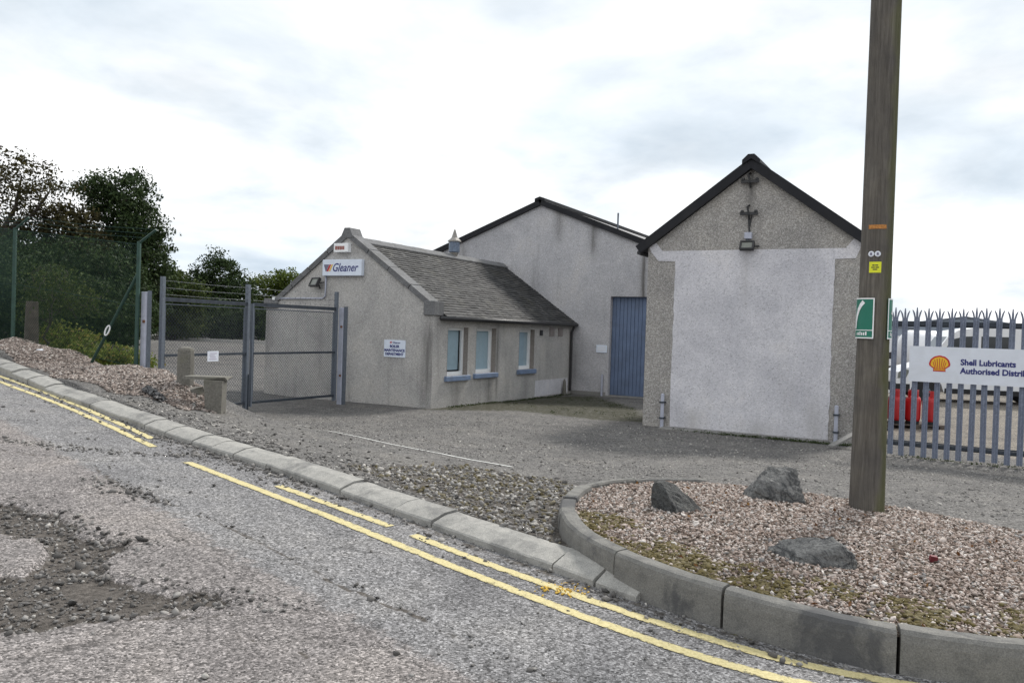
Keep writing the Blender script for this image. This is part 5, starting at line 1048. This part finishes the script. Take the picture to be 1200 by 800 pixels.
# ------------------------------------------------------------------ green chain link fence
P1, P2 = np.array([-6.62, 14.3, 0]), np.array([-10.1, 16.4, 0]); P3 = P2+np.array([-2.1, 2.0, 0]); P4 = P3+np.array([-2.1, 2.0, 0])
gf_ = thing('chain_link_fence', 'tall green chain link fence with cranked barbed wire tops on the bank', 'fence', (P1[0], P1[1], .7))
tops = {0: 2.93, 1: 3.32, 2: 3.6, 3: 3.9}; bots = [gz(*p[:2]) for p in (P1, P2, P3, P4)]; PS = [P1, P2, P3, P4]
for i, p in enumerate(PS):
    arm = np.array([.36, -.14, .20]); m2 = MB(); m2.box(p[0]-.027, p[0]+.027, p[1]-.027, p[1]+.027, bots[i]-.3, tops[i]); m2.build('post', 'green_paint', gf_)
    m2 = MB(); m2.tube([p+UZ*(tops[i]-.03), p+UZ*tops[i]+arm], .026, 4); m2.build('arm', 'green_paint', gf_)
for i in range(3):
    a, b_ = PS[i], PS[i+1]; m2 = MB(); chain(m2, a+UZ*(bots[i]+.03), b_+UZ*(bots[i+1]+.03), a+UZ*(tops[i]-.04), b_+UZ*(tops[i+1]-.04), .070, .0024); m2.build('mesh', 'green_wire', gf_)
    for k in (.01, .5, .99): m2 = MB(); m2.tube([a+UZ*(bots[i]*(1-k)+(tops[i]-.03)*k), b_+UZ*(bots[i+1]*(1-k)+(tops[i+1]-.03)*k)], .005, 4); m2.build('line_wire', 'green_wire', gf_)
    for k in (.3, .65, 1.):
        a2, b2 = a+UZ*tops[i]+arm*k, b_+UZ*tops[i+1]+arm*k; m2 = MB(); m2.tube([a2, (a2+b2)/2-UZ*.04, b2], .004, 4); dd = (b2-a2)/30
        for q in range(30): c = a2+dd*q-UZ*.04*(1-abs(q/15-1)); m2.tube([c+np.array([.014, .01, .018]), c-np.array([.014, .01, .018])], .0025, 3)
        m2.build('barbed_wire', 'green_wire', gf_)
st = P1+(P2-P1)*.33; stz = gz(st[0], st[1])
m2 = MB(); m2.tube([P1+UZ*2.35+np.array([-.03, .03, 0]), np.array([st[0], st[1], stz])], .028, 6); m2.build('strut', 'green_paint', gf_)
c = P1*(1-.62)+np.array([st[0], st[1], 0])*.62+UZ*(2.35*.38+stz*.62); m2 = MB(); m2.tube([c+np.array([.035*math.cos(q)+.03*math.sin(q), -.05, .09*math.sin(q)]) for q in np.linspace(0, 6.6, 16)], .013, 6); m2.build('cable_loop', 'white_upvc', None, loc=c, label='white cable loop tied to the fence strut', cat='cable loop')
p = np.array([-10.02, 16.9, gz(-10.02, 16.9)]); m2 = MB(p); m2.lathe((0, 0, -.1), [(.14, 0), (.13, .5), (.115, 1.0), (.10, 1.02)], 9); m2.build('timber_stump', 'oldwood', None, loc=p, label='old brown timber post behind the green fence corner', cat='post')
q = np.array([-8.75, 15.05]); boulder('litter', 'small white scrap of litter on the bank gravel', (q[0], q[1], gz(*q)+.0), (.16, .10, .05), .4, 'sign_white', 3, 2, 5, cat='litter')

# ------------------------------------------------------------------ trees, shrubs, brambles
def leaves(P, size, seed, tone_c=.5, tone_v=.25, up=.0):
    r_ = np.random.default_rng(seed); n = len(P); a = r_.normal(0, 1, (n, 3)); a /= np.linalg.norm(a, axis=1)[:, None]; b_ = r_.normal(0, 1, (n, 3)); b_ = b_-a*(a*b_).sum(1)[:, None]; b_ /= np.linalg.norm(b_, axis=1)[:, None]
    s = size*r_.uniform(.6, 1.25, n)[:, None]; w = s*r_.uniform(.38, .6, (n, 1)); V = np.stack([P-a*s, P+b_*w-a*s*.1, P+a*s, P-b_*w-a*s*.1], 1).reshape(-1, 3)
    F = np.arange(4*n).reshape(n, 4); return V, F, np.repeat(np.clip(r_.normal(tone_c, tone_v, n), 0, 1), 4)
def tree(name, label, base, lobes, nclump, per, leaf, material, seed, trunk_r=.22, group='trees beyond the gate', clump_r=.42, cat='tree', bare=0, tone=.5):
    r_ = np.random.default_rng(seed); base = np.array(base, float); t = thing(name, label, cat, base, group); mb = MB(); top = max(l[0][2]+l[1][2] for l in lobes); Wt = sum(l[1][0]*l[1][1]*l[1][2] for l in lobes)
    c0 = np.mean([l[0] for l in lobes], axis=0); fork = base+np.array([(c0[0]-base[0])*.2, (c0[1]-base[1])*.2, max(.5, (min(l[0][2]-l[1][2]*.6 for l in lobes)-base[2]))])
    mid = (base+fork)/2+np.array([r_.normal(0, .1), r_.normal(0, .1), 0]); mb.tube([base-UZ*.3, base+UZ*.2, mid, fork], [trunk_r*1.5, trunk_r*1.1, trunk_r*.9, trunk_r*.75], 9)
    P = []; nodes = []; hubs = [fork]
    for (c, rad) in lobes:
        c = np.array(c, float); rad = np.array(rad, float); k = max(4, int(1.3*nclump*rad[0]*rad[1]*rad[2]/Wt)); md_ = (fork+c)/2+r_.normal(0, .2, 3); mb.tube([fork, md_, c], [trunk_r*.55, trunk_r*.36, trunk_r*.16], 6); hubs += [md_, c]
        for _ in range(k):
            d = r_.normal(0, 1, 3); d /= np.linalg.norm(d); q = c+d*rad*r_.uniform(.25, 1.)**.45*(1+.28*math.sin(d[0]*5+seed)*math.cos(d[2]*6+d[1]*4+seed))
            nodes.append(q)
            m_ = int(per*r_.uniform(.4, 1.5)); cr_ = clump_r*r_.uniform(.55, 1.3)
            if r_.random() > bare: P.append(q+np.clip(r_.normal(0, 1, (m_, 3)), -1.5, 1.5)*np.array([cr_, cr_, cr_*.6]))
    nodes.sort(key=lambda q: np.linalg.norm(q-fork)); tr_ = np.array(hubs); dep = [0]*len(hubs)
    for q in nodes:
        ds = np.linalg.norm(tr_-q, axis=1)+.25*np.maximum(0, np.linalg.norm(tr_-fork, axis=1)-np.linalg.norm(q-fork)+.1); i = int(np.argmin(ds)); w_ = max(.008, trunk_r*.13*.72**dep[i]); p = tr_[i]
        mb.tube([p, (p+q)/2+r_.normal(0, .06, 3)*np.linalg.norm(q-p)+UZ*.04, q], [w_, w_*.85, w_*.6], 3, False); tr_ = np.r_[tr_, q[None]]; dep.append(dep[i]+1)
    mb.build('trunk', 'bark', t); P = np.concatenate(P); P[:, 2] = np.maximum(P[:, 2], base[2]+.1); V, F, T = leaves(P, leaf, seed+1, tone); me = np_mesh('crown', V-base, F); finish(me, 'crown', material, t, base, attr=('tone', T), recalc=False); return t
def G(x, y): return (x, y, gz(x, y))
tree('tree', 'sparse thin leaved tree rising at the far left edge', G(-20.4, 32), [((-19.5, 32.0, 7.0), (1.4, 1.2, 1.0)), ((-20.9, 32.0, 7.2), (1.3, 1.2, 1.2)), ((-18.4, 32.0, 6.4), (1.0, 1.2, .7)), ((-20.3, 32.0, 5.3), (1.5, 1.2, 1.0))], 230, 20, .075, 'leaf_brown', 51, .2, clump_r=.22, bare=.05)
tree('tree', 'dark brownish leafy tree behind the green fence', G(-19.2, 33), [((-18.3, 33.0, 5.3), (1.3, 1.2, .9)), ((-19.9, 33.0, 4.3), (1.7, 1.2, 1.0)), ((-17.5, 33.0, 4.0), (1.4, 1.2, 1.2)), ((-21.6, 33.0, 3.9), (1.4, 1.4, 1.4)), ((-18.8, 33.0, 2.4), (2.1, 1.4, 1.4))], 520, 46, .085, 'leaf_brown', 52, .26, clump_r=.27)
tree('tree', 'tall dense dark green tree above the gate post', G(-16.7, 35), [((-17.9, 35.0, 6.7), (.8, 1.2, 1.0)), ((-16.8, 35.0, 6.8), (1.0, 1.2, 1.0)), ((-16.2, 35.0, 5.6), (.9, 1.2, 1.0)), ((-17.0, 35.0, 4.6), (1.5, 1.3, 1.3)), ((-15.6, 35.0, 4.2), (.7, 1.2, 1.1)), ((-15.9, 35.0, 2.6), (1.0, 1.2, 1.3)), ((-17.7, 35.0, 2.5), (1.7, 1.3, 1.3))], 620, 52, .08, 'leaf_dark', 53, .28, clump_r=.25)
tree('tree', 'lower olive green tree right of the dark tree', G(-17.6, 42), [((-18.1, 42.0, 2.8), (1.1, 1.2, 1.4)), ((-17.1, 42.0, 2.6), (1.0, 1.2, 1.1)), ((-17.5, 42.0, 1.5), (1.5, 1.2, 1.0))], 300, 42, .09, 'leaf_mid', 54, .16, clump_r=.27)
tree('tree', 'rounded dark tree above the left gate leaf', G(-18.2, 50), [((-18.1, 50.0, 4.4), (1.2, 1.2, 1.3)), ((-19.5, 50.0, 3.6), (1.1, 1.2, 1.1)), ((-16.9, 50.0, 3.2), (.9, 1.2, 1.1)), ((-18.5, 50.0, 2.3), (2.4, 1.5, 1.5)), ((-20.6, 50.0, 3.0), (1.1, 1.2, 1.2))], 420, 46, .10, 'leaf_dark', 55, .2, clump_r=.3)
tree('tree', 'pale green tree peeping beside the office gable', G(-15.4, 54), [((-16.1, 54.0, 3.7), (1.3, 1.2, 1.0)), ((-15.0, 54.0, 4.1), (1.1, 1.2, 1.0)), ((-16.5, 54.0, 2.2), (1.8, 1.4, 1.4)), ((-14.3, 54.0, 2.4), (1.3, 1.2, 1.6))], 360, 42, .10, 'leaf_light', 56, .2, clump_r=.3, tone=.25)
tree('tree', 'low dark tree behind the meeting posts of the gate', G(-17, 47), [((-19.1, 47.0, 1.6), (1.9, 1.2, 1.1)), ((-16.6, 47.0, 1.5), (1.9, 1.2, 1.1)), ((-14.2, 47.0, 1.4), (1.7, 1.2, 1.0))], 360, 42, .10, 'leaf_dark', 57, .12, clump_r=.3, tone=.6)
tree('tree', 'dark shadowy thicket tree at the left behind the brambles', G(-15.4, 27), [((-15.9, 27.0, 2.0), (1.4, 1.3, 1.3)), ((-14.4, 27.0, 1.9), (1.3, 1.2, 1.1)), ((-13.1, 27.0, 1.7), (1.0, 1.2, 1.0)), ((-17.2, 27.0, 2.1), (1.0, 1.2, 1.4)), ((-14.6, 27.0, 1.0), (2.4, 1.0, .8))], 560, 50, .065, 'leaf_dark', 58, .12, clump_r=.22)
tree('tree', 'dark bushy tree filling the gap above the brambles', G(-16.4, 30), [((-17.1, 30.0, 3.1), (1.6, 1.3, 1.3)), ((-15.2, 30.0, 2.9), (1.4, 1.3, 1.3)), ((-14.2, 30.0, 2.3), (.9, 1.2, 1.3)), ((-19.0, 30.0, 3.1), (1.4, 1.4, 1.4)), ((-16.2, 30.0, 1.4), (2.8, 1.2, 1.2))], 600, 50, .07, 'leaf_dark', 59, .15, clump_r=.24)
tree('shrub', 'twiggy grey green shrub growing behind the fence corner post', G(-10.0, 17.5), [((-9.9, 17.4, 2.15), (.55, .5, .55)), ((-9.4, 17.5, 1.9), (.5, .4, .4)), ((-10.3, 17.6, 1.7), (.4, .4, .5))], 130, 24, .035, 'leaf_mid', 60, .03, group=None, clump_r=.14, cat='shrub')
# bramble patch: each mound its own shrub
for k, (x, y, rx, h, lab) in enumerate(((-10.0, 18.1, .8, .75, 'yellow green bramble mound nearest the fence corner'), (-9.1, 17.6, .7, .42, 'low bramble mound in the middle of the patch'), (-8.4, 17.0, .6, .34, 'small bramble mound at the right end of the patch'), (-8.9, 18.3, .7, .5, 'bramble mound behind the others, towards the yard'))):
    z = gz(x, y); tree('bramble_bush', lab, (x, y, z), [((x, y, z+h*.45), (rx, .5, h*.6)), ((x+.3, y+.1, z+h*.35), (rx*.7, .5, h*.45))], 90, 34, .045, 'leaf_light', 70+k, .015, 'brambles behind the green fence', .15, 'bramble', tone=.62)
# pale kerb line and rough grass edge at the far side of the inner yard
mb = MB(); L = [(-20, 40.8), (-17.68, 42), (-12.9, 42.6), (-9, 43)]
for i in range(3):
    a, b_ = np.array(L[i]), np.array(L[i+1]); n = int(np.hypot(*(b_-a))/.9)
    for k in range(n):
        p, q = a+(b_-a)*k/n, a+(b_-a)*(k+.985)/n; z = gz(*p); m2 = MB(); d = (q-p)/np.hypot(*(q-p)); nn = np.array([-d[1], d[0]])*.08
        m2.add([(p[0]-nn[0], p[1]-nn[1], z-.1), (q[0]-nn[0], q[1]-nn[1], z-.1), (q[0]+nn[0], q[1]+nn[1], z-.1), (p[0]+nn[0], p[1]+nn[1], z-.1), (p[0]-nn[0], p[1]-nn[1], z+.13), (q[0]-nn[0], q[1]-nn[1], z+.13), (q[0]+nn[0], q[1]+nn[1], z+.13), (p[0]+nn[0], p[1]+nn[1], z+.13)], [(0, 3, 2, 1), (4, 5, 6, 7), (0, 1, 5, 4), (1, 2, 6, 5), (2, 3, 7, 6), (3, 0, 4, 7)]); m2.build('kerb_stone', 'paving_edge', ground)
# weeds and moss tufts in the damp nook and along the wall feet
q = scatter(NOOK, 260); q = q[fbm(q[:, 0]*1.5, q[:, 1]*1.5, 12) > .12]; aa = rng.uniform(0, 1, 240); e1, e2 = LB(.12, .5, 0)[:2], LB(.12, 7.5, 0)[:2]; q = np.r_[q, e1+(e2-e1)*aa[:, None]+rng.normal(0, .07, (240, 2))]
aa = rng.beta(2.5, 1.5, 260); e1, e2 = LB(5.6, -.1, 0)[:2], LB(9.2, -.1, 0)[:2]; q = np.r_[q, e1+(e2-e1)*aa[:, None]+rng.normal(0, .06, (260, 2))]
aa = rng.uniform(0, 1, 200); e1, e2 = F0[:2], F0[:2]+FD[:2]*6; q = np.r_[q, e1+(e2-e1)*aa[:, None]+rng.normal(0, .10, (200, 2))]
P = np.repeat(np.c_[q, zg(q[:, 0], q[:, 1])+.02], 8, 0)+rng.normal(0, 1, (len(q)*8, 3))*np.array([.04, .04, .010]); V, F, T = leaves(P, .016, 99, .2)
me = np_mesh('moss_tufts', V, F); finish(me, 'moss_tufts', 'leaf_mid', ground, (0, 0, 0), kind='stuff', attr=('tone', T), recalc=False)

# fallen leaves and flakes of yellow paint
q = scatter([tuple(p) for p in cen+(IC-cen)*.93], 120); P = np.c_[q, zbed(q[:, 0], q[:, 1])+.022]; V, F, T = leaves(P, .022, 131, .5); V[:, 2] = np.maximum(V[:, 2], np.repeat(P[:, 2], 4)-.004)
me = np_mesh('fallen_leaves', V-WL[island.name], F); finish(me, 'fallen_leaves', leaf_mat('leaf_fallen', [(0, (.05, .025, .012)), (.5, (.14, .06, .022)), (1, (.24, .13, .04))], .1), island, WL[island.name], kind='stuff', attr=('tone', T), recalc=False)
q = np.array(xy(.22, -.40))+rng.normal(0, 1, (70, 2))*np.array([.09, .05]); sz = rng.uniform(.004, .013, 70)
pebbles('paint_flakes', np.c_[q, zroad(q[:, 0], q[:, 1])+.008], sz, simple('paint_flake', (.52, .33, .04), .8, var=.3, scale=40), road, flat=.3, tilt=.3)
